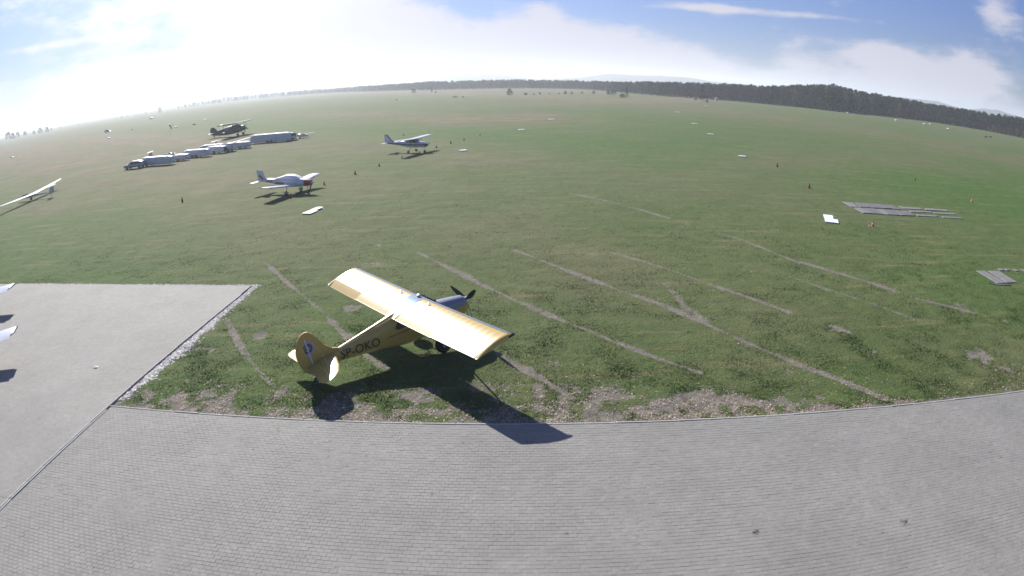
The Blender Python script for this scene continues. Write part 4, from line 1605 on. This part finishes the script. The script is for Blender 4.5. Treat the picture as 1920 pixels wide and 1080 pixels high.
C_ = [(545, 371, 'red cone in the shadow under the red nosed aeroplane', CONER, .8), (608, 347, 'dark cone by the propeller of the red nosed aeroplane', CONER, .7),
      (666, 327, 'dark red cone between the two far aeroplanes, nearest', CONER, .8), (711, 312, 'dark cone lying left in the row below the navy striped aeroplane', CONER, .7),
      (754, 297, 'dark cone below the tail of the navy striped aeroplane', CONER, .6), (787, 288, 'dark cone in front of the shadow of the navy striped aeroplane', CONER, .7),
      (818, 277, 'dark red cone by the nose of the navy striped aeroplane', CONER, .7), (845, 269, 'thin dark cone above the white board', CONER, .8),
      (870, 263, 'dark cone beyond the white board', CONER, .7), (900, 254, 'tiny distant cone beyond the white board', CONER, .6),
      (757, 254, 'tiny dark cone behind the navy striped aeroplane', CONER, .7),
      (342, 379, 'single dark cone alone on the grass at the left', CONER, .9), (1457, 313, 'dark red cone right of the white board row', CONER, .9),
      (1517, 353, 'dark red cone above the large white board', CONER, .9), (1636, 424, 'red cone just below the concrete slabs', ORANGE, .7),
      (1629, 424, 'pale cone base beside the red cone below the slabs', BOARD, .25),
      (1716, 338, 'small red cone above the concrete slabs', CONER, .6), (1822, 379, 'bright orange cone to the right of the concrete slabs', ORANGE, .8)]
for u, v, lb, m_, h_ in C_:
    cone(u, v, lb, m_, h_)


def tyre_marker(u, v, label, m=WHTD, r_=.5):
    p_ = gp(u, v)
    t = empty('tyre_marker', (p_.x, p_.y, 0), random.uniform(0, 3), 0, label, 'marker', 'small edge markers far out on the field')
    MB().lathe([(0, r_), (.12, r_ * 1.05), (.30, r_ * .9), (.5, r_ * .45), (.55, .05)], 'Z', 14).build('marker_dome', m, t)
    MB().lathe([(-.0, r_ * 1.08), (.09, r_ * 1.12)], 'Z', 14).build('marker_skirt', RUBBER, t)
    return t


for u, v, lb, m_ in [(23, 296, 'pale grey edge marker at the far left of the field', WHTD), (204, 260, 'white edge marker on the left field, alone', BOARD), (330, 239, 'white edge marker beyond the trailers, left of a darker one', BOARD),
                     (364, 234, 'dark edge marker beyond the trailers', RUBBER), (385, 225, 'small pale edge marker above the biplane tail', WHTD), (247, 244, 'dark marker on the brown band of the left field', RUBBER),
                     (1589, 212, 'small white marker by the forest edge, first from the left', BOARD), (1680, 226, 'small white marker by the forest edge, right of the birch trees', BOARD),
                     (1733, 233, 'small white marker by the forest edge, left one of a pair', BOARD), (1744, 233, 'small white marker by the forest edge, right one of a pair', BOARD),
                     (1778, 242, 'largest white marker at the right forest edge', BOARD), (1848, 257, 'dark marker at the right field edge, left one of a pair', RUBBER), (1857, 257, 'dark marker at the right field edge, right one of a pair', RUBBER)]:
    tyre_marker(u, v, lb, m_, .8 if m_ is BOARD else .9)

# ------------------------------------------------------------------ concrete slabs let into the turf
def slab_set(name, label, quads, m_):
    pts0 = gp(*quads[0][0])
    t = empty(name, (0, 0, 0), 0, 0, label, 'concrete slabs')
    for qd in quads:
        ps = [gp(u, v) for u, v in qd[:4]]
        c_ = sum(ps, Vector()) / 4
        mm_ = CONC if (len(qd) < 5 or qd[4]) else CONC2
        b_ = MB()
        inner = [(c_ + (p - c_) * .975) for p in ps]
        zt = .05 + random.uniform(-.012, .02)
        b_.loft([[(p.x, p.y, -.1) for p in ps], [(p.x, p.y, zt - .015) for p in ps], [(p.x, p.y, zt) for p in inner]], True, smooth=False)
        b_.build('slab', mm_, t)
    return t


def zq(ox, oy, k, *pts):
    return [(ox + x_ / k, oy + y_ / k) for x_, y_ in pts]


K6 = 7.385
z6 = lambda *p: zq(1560, 360, K6, *p)
slab_set('slab_pad', 'broken pad of grey concrete slabs in the turf, its rows running off right', [
    z6((140, 137), (285, 152), (365, 215), (262, 206)) + [1],
    z6((318, 156), (455, 160), (540, 222), (392, 214)) + [0],
    z6((462, 161), (610, 168), (700, 228), (548, 222)) + [0],
    z6((618, 170), (720, 178), (835, 236), (708, 230)) + [0],
    z6((728, 180), (830, 187), (965, 245), (843, 240)) + [0],
    z6((302, 226), (385, 226), (556, 300), (430, 296)) + [1],
    z6((395, 222), (590, 232), (720, 312), (562, 300)) + [0],
    z6((600, 240), (700, 246), (770, 318), (728, 314)) + [1],
    z6((705, 250), (870, 262), (950, 328), (778, 318)) + [0],
    z6((880, 262), (1045, 270), (1155, 336), (960, 328)) + [0],
    z6((915, 202), (1235, 226), (1245, 246), (985, 234)) + [1],
    z6((1285, 230), (1590, 250), (1615, 272), (1300, 254)) + [1],
    z6((1060, 262), (1370, 277), (1390, 292), (1090, 282)) + [1],
    z6((1395, 284), (1700, 300), (1722, 318), (1415, 302)) + [1],
    z6((1160, 314), (1470, 332), (1450, 348), (1185, 334)) + [1],
    z6((1515, 340), (1800, 358), (1818, 374), (1540, 358)) + [1]], CONC)
z7 = lambda *p: zq(1780, 480, 10.8, *p)
slab_set('slab_pad', 'two long grey concrete slabs near the right edge, small slabs behind them', [
    z7((540, 305), (715, 310), (1150, 555), (960, 560)) + [1],
    z7((775, 305), (1000, 312), (1375, 540), (1160, 545)) + [1],
    z7((965, 262), (1060, 268), (1130, 302), (1030, 300)) + [1],
    z7((1110, 268), (1170, 272), (1225, 303), (1160, 300)) + [1],
    z7((1250, 270), (1320, 276), (1420, 316), (1340, 312)) + [1],
    z7((1420, 275), (1600, 285), (1700, 335), (1530, 320)) + [1],
    z7((800, 562), (1020, 580), (1250, 602), (1000, 594)) + [1],
    z7((1470, 560), (1600, 570), (1700, 590), (1540, 585)) + [1]], CONC)

# dirt marks lying on the paving
q_ = gp(180, 690)
cr_ = MB()
ring_ = [Vector((.17 * math.cos(a) * random.uniform(.6, 1.2), .10 * math.sin(a) * random.uniform(.6, 1.2), random.uniform(.0, .05))) for a in (2 * math.pi * i / 12 for i in range(12))]
cr_.add([Vector((0, 0, .07))] + ring_, [(0, i + 1, (i + 1) % 12 + 1) for i in range(12)])
co_ = cr_.build('paper_scrap', BOARD, None, loc=(q_.x, q_.y, TOP + .002))
tag(co_, 'small crumpled white scrap lying alone on the left apron', 'litter')
for (u, v, a_, lb) in ((1697, 981, .16, 'dark square patch of dirt on the paving, right of the pair'), (1416, 1000, .13, 'reddish brown dirt patch on the paving, left of the pair')):
    q_ = gp(u, v)
    b_ = MB()
    for i in range(14):
        b_.lathe([(0, .03 + .03 * random.random()), (.005, .02)], 'Z', 7, c=(random.gauss(0, a_ * .35), random.gauss(0, a_ * .3), 0))
    o = b_.build('mud_patch', mat('dark_mud' if a_ > .15 else 'brown_mud', (.12, .12, .115) if a_ > .15 else (.15, .115, .10), .95, var=.3), None, loc=(q_.x, q_.y, TOP + .004))
    tag(o, lb, 'mud')

# ------------------------------------------------------------------ vegetation
def tree_mat(name, c0, c1, c2_):
    m = bpy.data.materials.new(name)
    m.use_nodes = True
    t = m.node_tree
    p = t.nodes['Principled BSDF']
    g = t.nodes.new('ShaderNodeNewGeometry')
    oi = t.nodes.new('ShaderNodeObjectInfo')
    r_ = t.nodes.new('ShaderNodeValToRGB')
    r_.color_ramp.elements.new(.5)
    for e_, (ps, c) in zip(r_.color_ramp.elements, ((0, c0), (.55, c1), (1, c2_))):
        e_.position = ps
        e_.color = (*c, 1)
    mxn = t.nodes.new('ShaderNodeMath')
    mxn.operation = 'MULTIPLY_ADD'
    t.links.new(g.outputs['Random Per Island'], mxn.inputs[0])
    mxn.inputs[1].default_value = .6
    sb_ = t.nodes.new('ShaderNodeMath')
    sb_.operation = 'MULTIPLY'
    t.links.new(oi.outputs['Random'], sb_.inputs[0])
    sb_.inputs[1].default_value = .4
    t.links.new(sb_.outputs[0], mxn.inputs[2])
    t.links.new(mxn.outputs[0], r_.inputs[0])
    t.links.new(r_.outputs[0], p.inputs['Base Color'])
    p.inputs['Roughness'].default_value = .8
    p.inputs['Specular IOR Level'].default_value = .2
    return m


PINE = tree_mat('pine_needles', (.006, .011, .008), (.015, .026, .013), (.045, .062, .022))
BIRCH = tree_mat('birch_leaves', (.045, .06, .016), (.10, .11, .028), (.19, .17, .045))
SHRUB = tree_mat('autumn_shrub_leaves', (.022, .024, .013), (.045, .038, .02), (.09, .065, .03))
BARK = mat('tree_bark', (.07, .055, .045), .9, var=.3)
BARKW = mat('birch_bark', (.14, .135, .125), .8, var=.4)


def crown_verts(kind, n_, seed):
    r_ = np.random.default_rng(seed)
    t = r_.uniform(0, 1, n_) ** .8
    if kind == 'pine':
        z = .06 + .92 * t
        rad = .21 * (1 - t ** 1.6) ** .7 * (.75 + .5 * r_.uniform(0, 1, n_)) + .015
    elif kind == 'birch':
        z = .15 + .85 * t
        rad = .20 * np.sin(np.clip(.2 + .8 * t, 0, 1) * math.pi) ** .6 * (.6 + .6 * r_.uniform(0, 1, n_))
    else:
        z = .05 + .93 * t
        rad = .55 * np.sqrt(np.clip(1 - (t * .98) ** 2, 0, 1)) * (.6 + .5 * r_.uniform(0, 1, n_))
    a = r_.uniform(0, 2 * math.pi, n_)
    # boughs: gather the leaf clumps
    nb = 7
    bias = np.sin(a * 3 + z * 25 + seed) * .18
    rad = rad * (1 + bias)
    c = np.stack([rad * np.cos(a), rad * np.sin(a), z], -1)
    s_ = (.062 if kind == 'pine' else .05 if kind == 'birch' else .13) * r_.uniform(.6, 1.4, n_)
    d1 = r_.normal(0, 1, (n_, 3))
    d1[:, 2] *= .45
    d2 = r_.normal(0, 1, (n_, 3))
    d1 /= np.linalg.norm(d1, axis=1)[:, None]
    d2 /= np.linalg.norm(d2, axis=1)[:, None]
    p = np.stack([c - d1 * s_[:, None], c + d1 * s_[:, None] * .9 + d2 * s_[:, None] * .2, c + d2 * s_[:, None] * 1.1], 1)
    p[:, :, 2] = np.clip(p[:, :, 2], .0, 1.02)
    return p.reshape(-1, 3)


TREEM = {}
for kind, m_, bk, cnt in (('pine', PINE, BARK, 260), ('birch', BIRCH, BARKW, 240), ('bush', SHRUB, BARK, 200)):
    for k in range(4):
        V = crown_verts(kind, cnt, 100 + k * 7 + len(kind))
        me = bpy.data.meshes.new(kind + '_crown')
        me.from_pydata([tuple(q) for q in V], [], [(i, i + 1, i + 2) for i in range(0, len(V), 3)])
        me.materials.append(m_)
        tb = MB()
        tb.tube((0, 0, -.01), (.004, .003, .45), .016, .010, n=6).tube((.004, .003, .45), (0, 0, .93), .010, .002, n=6)
        for i in range(3):
            a = i * 2.1 + k
            tb.tube((0, 0, .35 + .13 * i), (.12 * math.cos(a), .12 * math.sin(a), .45 + .14 * i), .006, .002, n=5)
        tm_ = bpy.data.meshes.new(kind + '_trunk')
        tm_.from_pydata([tuple(q) for q in tb.v], [], tb.f)
        tm_.materials.append(bk)
        TREEM[(kind, k)] = (me, tm_)


def tree(name, kind, loc, h_, label, cat='tree', group=None, wide=1.):
    me, tm_ = TREEM[(kind, random.randrange(4))]
    r_ = empty(name, loc, random.uniform(0, 6.28), 0, label, cat, group)
    r_.scale = (h_ * wide, h_ * wide, h_)
    c = bpy.data.objects.new('crown', me)
    COL.objects.link(c)
    c.parent = r_
    c = bpy.data.objects.new('trunk', tm_)
    COL.objects.link(c)
    c.parent = r_
    return r_


# forest front: (u, v of the foot, v of the tops), distance
def prof(u, tab, k):
    for a, b in zip(tab[:-1], tab[1:]):
        if a[0] <= u <= b[0]:
            t = (u - a[0]) / (b[0] - a[0])
            return a[k] + (b[k] - a[k]) * t
    return tab[0][k] if u < tab[0][0] else tab[-1][k]


FRONT = [(560, 172, 171, 1600), (640, 172, 164, 1300), (700, 172, 159, 1050), (800, 168, 153, 850), (960, 166, 149, 800), (1100, 172, 151, 700), (1160, 179, 153, 560), (1240, 183, 153, 480), (1330, 188, 156, 450),
         (1450, 195, 161, 430), (1520, 200, 160, 420), (1565, 204, 159, 410), (1600, 209, 170, 420), (1640, 214, 176, 430), (1700, 224, 187, 440), (1800, 240, 204, 450), (1925, 258, 222, 440), (1990, 270, 236, 430)]
GF = 'trees along the front of the pine forest'
nfront = 0
u = 1150.
while u < 1935:
    D0 = prof(u, FRONT, 3)
    for row in range(2):
        uu_ = u + random.uniform(-3, 3) + row * 3
        D_ = D0 + row * 9 + random.uniform(-3, 6)
        base, _ = at_dist(uu_, 150, D_)
        _, ht = at_dist(uu_, prof(uu_, FRONT, 2), D_)
        ht *= random.uniform(.70, 1.0) if row == 0 else random.uniform(.86, 1.04)
        right = uu_ > 1690
        kind = 'birch' if (row == 0 and 1490 < uu_ < 1700 and random.random() < .42) else 'pine'
        lb = 'dark green pine at the front of the forest behind the right side of the field'
        if right and row == 0:
            kind = 'bush' if random.random() < .75 else 'birch'
            ht *= random.uniform(.4, .6)
        nm = {'pine': 'pine_tree', 'birch': 'birch_tree', 'bush': 'shrub'}[kind]
        k_ = 0 if uu_ < 1340 else 1 if uu_ < 1480 else 2 if uu_ < 1600 else 3
        lb = ['dark green pine in the forest front left of the red roofed hut', 'dark green pine in the forest front right of the red roofed hut', 'tall dark pine where the forest front rises highest', 'dark pine where the forest front slopes down to the right'][k_]
        lb = {'pine': lb, 'birch': 'yellowish green birch among the dark pines at the right forest edge', 'bush': 'brownish shrub in front of the low forest at the far right'}[kind]
        gr = {'pine': lb.replace('pine', 'pines', 1) if kind == 'pine' else GF, 'birch': 'birches along the right forest edge', 'bush': 'brown shrubs before the low forest at the far right'}[kind]
        tree(nm, kind, (base.x, base.y, 0), max(ht, 2.5), lb, 'shrub' if kind == 'bush' else 'tree', gr, wide=1. if kind != 'bush' else 1.1)
        nfront += 1
    u += 8.5
# the wood behind, one mass
tv, n_t = [], 0
u = 540.
rows_ = []
while u < 2000:
    D0 = prof(u, FRONT, 3)
    nrow = 5
    for row in range(nrow):
        D_ = D0 + (20 if u > 1145 else 0) + row * 16 + random.uniform(-6, 6)
        uu_ = u + random.uniform(-3, 3)
        base, _ = at_dist(uu_, 150, D_)
        _, ht = at_dist(uu_, prof(uu_, FRONT, 2) + .5 + random.uniform(-.8, .8), D_)
        rows_.append((base.x, base.y, max(2.5, ht * random.uniform(.72, 1.08))))
    u += 4.0 if u > 1145 else 3.0
tmplc = [crown_verts('pine', 150, s_) for s_ in range(5)]
arr = []
for x_, y_, h_ in rows_:
    c_ = tmplc[random.randrange(5)].copy()
    c_[:, :2] *= 1.3
    c_ = c_ * h_
    c_[:, 0] += x_
    c_[:, 1] += y_
    arr.append(c_)
arr = np.concatenate(arr)
fo = np_mesh('forest', arr, np.arange(len(arr)).reshape(-1, 3), PINE)
tag(fo, 'dark pine forest forming one mass behind the field', kind='stuff')

# low growth and tree rows at the far left horizon
LEFTROW = [(330, 204, 199), (360, 198, 193), (420, 189, 183), (480, 182, 177), (540, 176, 171), (600, 172, 166)]
GL = 'low trees along the far field edge at the left'
u = 332.
while u < 600:
    D_ = 1700 + random.uniform(-150, 150)
    base, _ = at_dist(u, 150, D_)
    _, ht = at_dist(u, prof(u, LEFTROW, 2) + random.uniform(-.5, 1.5), D_)
    tree('distant_tree', 'bush', (base.x, base.y, 0), max(ht, 2.0), 'low hazy tree on the far field edge between the lone tree and the biplane' if u < 450 else 'low hazy tree on the far field edge right of the biplane', 'tree', ('low hazy trees left of the biplane' if u < 450 else 'low hazy trees right of the biplane'), wide=.8)
    u += random.uniform(3.5, 8)
for u, vt, D_, lb in [(296, 201, 1000, 'lone tree standing up on the left horizon'), (8, 249, 1118, 'dark hazy tree group at the far left edge, leftmost'), (17, 250, 1118, 'dark hazy tree at the far left edge, second'), (26, 249, 1170, 'small round tree at the far left horizon'),
                      (40, 247, 1170, 'hazy tree right of the leftmost group'), (57, 246, 1170, 'faint hazy shrub on the left horizon'), (69, 240, 1118, 'dark rounded tree on the left horizon, left of a pair'), (82, 239, 1118, 'dark rounded tree on the left horizon, right of a pair'),
                      (90, 241, 1300, 'faint pale tree beside the dark pair'), (108, 239, 1300, 'tiny shrub on the left horizon'), (142, 234, 1352, 'tiny pointed shrub on the left horizon'), (215, 221, 1352, 'low shrub right of the white van'), (224, 218, 1352, 'wider low shrub right of the white van'),
                      (234, 217, 1352, 'low flat shrub left of the lone tree'), (250, 215, 1352, 'low shrub midway to the lone tree'), (270, 211, 1378, 'low shrub just left of the lone tree')]:
    base, _ = at_dist(u, 150, D_)
    _, ht = at_dist(u, vt, D_)
    tree('distant_tree', 'birch' if u == 296 else 'bush', (base.x, base.y, 0), max(ht, 2.2), lb, 'tree', None, wide=1.4 if u == 296 else .75)
GB = 'dark bushes standing free before the forest'
for u, vb, vt, lb, wd_ in [(955, 179, 166, 'largest free standing dark bush before the middle of the forest', .75), (985, 179, 174, 'flat dark bush right of the largest one', 1.2), (1001, 178, 175, 'tiny bush in the middle of the bush row', 1.),
                       (1012, 177.5, 173, 'round bush in the middle of the bush row', .9), (1030, 177, 174.5, 'faint low bush in the row', 1.), (1048, 177, 174, 'low bush left of the long clump', 1.1), (1060, 177, 170.5, 'tallest bush of the long clump', .8), (1072, 177, 172.5, 'right part of the long clump', 1.),
                       (1091, 176, 171.5, 'bush between the long clump and the pines', .9), (1113, 176.5, 169.5, 'pointed bush right of the row', .7), (1141, 178, 169, 'dark bush by the start of the pines', .8), (1150, 178, 167.5, 'dark bush touching the start of the pines', .8),
                       (1175, 184, 163, 'dark tree standing forward of the forest with a low bush at its foot', .6), (1167, 184, 176, 'low bush at the foot of the forward tree', 1.2), (1318, 190, 158, 'broad dark tree left of the red roofed hut', .6), (1338, 189, 163, 'broad dark tree above the red roofed hut', .6),
                       (1305, 188, 183, 'small bush in the pale grass strip', .9), (1326, 192, 187, 'tiny bush left of the hut', 1.), (1412, 192, 184, 'bush right of the pale grass strip', .9),
                       (775, 171, 166, 'faint tree in the pale strip before the hazy forest', .8), (809, 173, 164, 'faint upright tree in the pale strip, right one', .6), (816, 175, 171, 'faint round bush beside the upright tree', .9),
                       (742, 188, 186.5, 'flat heather patch far out, left', 2.0), (852, 183, 180, 'flat heather patch far out, middle', 2.6), (868, 183, 181, 'small flat heather patch', 2.)]:
    p_ = gp(u, vb)
    D_ = min(p_.xy.length, 640)
    base, _ = at_dist(u, 150, D_)
    _, ht = at_dist(u, vt, D_)
    tree('bush', 'bush' if wd_ > .65 else 'pine', (base.x, base.y, 0), max(.7, ht), lb, 'bush', None, wide=wd_)

# hut and windsock
p_ = gp(1343, 189)
hut = empty('field_hut', (p_.x, p_.y, 0), R(25), 0, 'small pale hut with red roof at the forest edge', 'hut')
hut.scale = (.7, .7, .7)
MB().box((0, 0, 1.0), (2.6, 2.2, 2.0)).build('wall', BOARD, hut)
MB().prism([(-1.6, 2.0), (0, 3.1), (1.6, 2.0)], 2.6).build('roof', REDP, hut)
MB().box((0, -1.11, .9), (.8, .04, 1.7)).build('door', BLK, hut)
p_, _ = at_dist(318, 232, 240)
wsck = empty('windsock', (p_.x, p_.y, 0), R(-20), 0, 'faded red windsock on a white pole, far beyond the trailers', 'windsock')
MB().tube((0, 0, 0), (0, 0, 3.6), .06, .04, n=8).build('pole', WHTD, wsck)
MB().tube((.05, 0, 3.4), (1.2, 0, 1.9), .28, .14, n=10).build('sock', CONER, wsck)
MB().lathe([(0, .25), (.12, .2), (.2, .02)], 'Z', 10, c=(0, 0, 3.6)).build('pole_cap', BOARD, wsck)

# ------------------------------------------------------------------ distant hills
HILLM = mat('wooded_hill', (.035, .05, .035), .95, var=.3, scale=.004)


def hill(name, D_, prof_, depth=500):
    """ridge: list of (u, v of the crest)"""
    us = np.linspace(prof_[0][0], prof_[-1][0], 90)
    rg = []
    for i, u in enumerate(us):
        v = np.interp(u, [q[0] for q in prof_], [q[1] for q in prof_])
        b0, ht = at_dist(u, v, D_)
        ht = max(1.5, ht + 1.2 * (vnoise(np.array([u]), np.array([D_]), 7., 3)[0] - .5) * ht * .06)
        d_ = b0.normalized()
        rg.append([(b0.x - d_.x * depth, b0.y - d_.y * depth, -.5), (b0.x - d_.x * depth * .45, b0.y - d_.y * depth * .45, ht * .62), (b0.x, b0.y, ht), (b0.x + d_.x * depth * .5, b0.y + d_.y * depth * .5, ht * .6), (b0.x + d_.x * depth, b0.y + d_.y * depth, -.5)])
    b_ = MB()
    b_.loft(rg, False, closed=False)
    return tag(b_.build(name, HILLM), kind='structure')


hill('hill_ridge_south', 3400, [(770, 156), (820, 144), (870, 138), (920, 138), (960, 143), (1010, 149), (1080, 146), (1140, 138), (1200, 141), (1240, 142), (1290, 145), (1330, 152), (1400, 160), (1450, 166)])
hill('hill_ridge_west', 3000, [(1560, 178), (1640, 178), (1700, 184), (1760, 190), (1810, 206), (1840, 203), (1870, 206), (1900, 216), (1960, 232), (2020, 240)])
hill('hill_ridge_east', 3600, [(-160, 290), (-60, 270), (0, 254), (60, 243), (120, 229), (180, 216), (240, 206), (330, 194), (420, 180), (520, 172), (620, 164), (700, 160)])

# ------------------------------------------------------------------ air
HZ = 80.
hb = MB().box((0, 150, (HZ - 3) / 2), (13200, 13600, HZ + 3))
hm = bpy.data.materials.new('moist_air')
hm.use_nodes = True
hm.node_tree.nodes.clear()
ho = hm.node_tree.nodes.new('ShaderNodeOutputMaterial')
hv = hm.node_tree.nodes.new('ShaderNodeVolumePrincipled')
hv.inputs['Color'].default_value = (.86, .92, 1.0, 1)
hv.inputs['Density'].default_value = .00032
hv.inputs['Anisotropy'].default_value = .35
hm.node_tree.links.new(hv.outputs[0], ho.inputs['Volume'])
hz = hb.build('haze', hm)
tag(hz, kind='stuff')
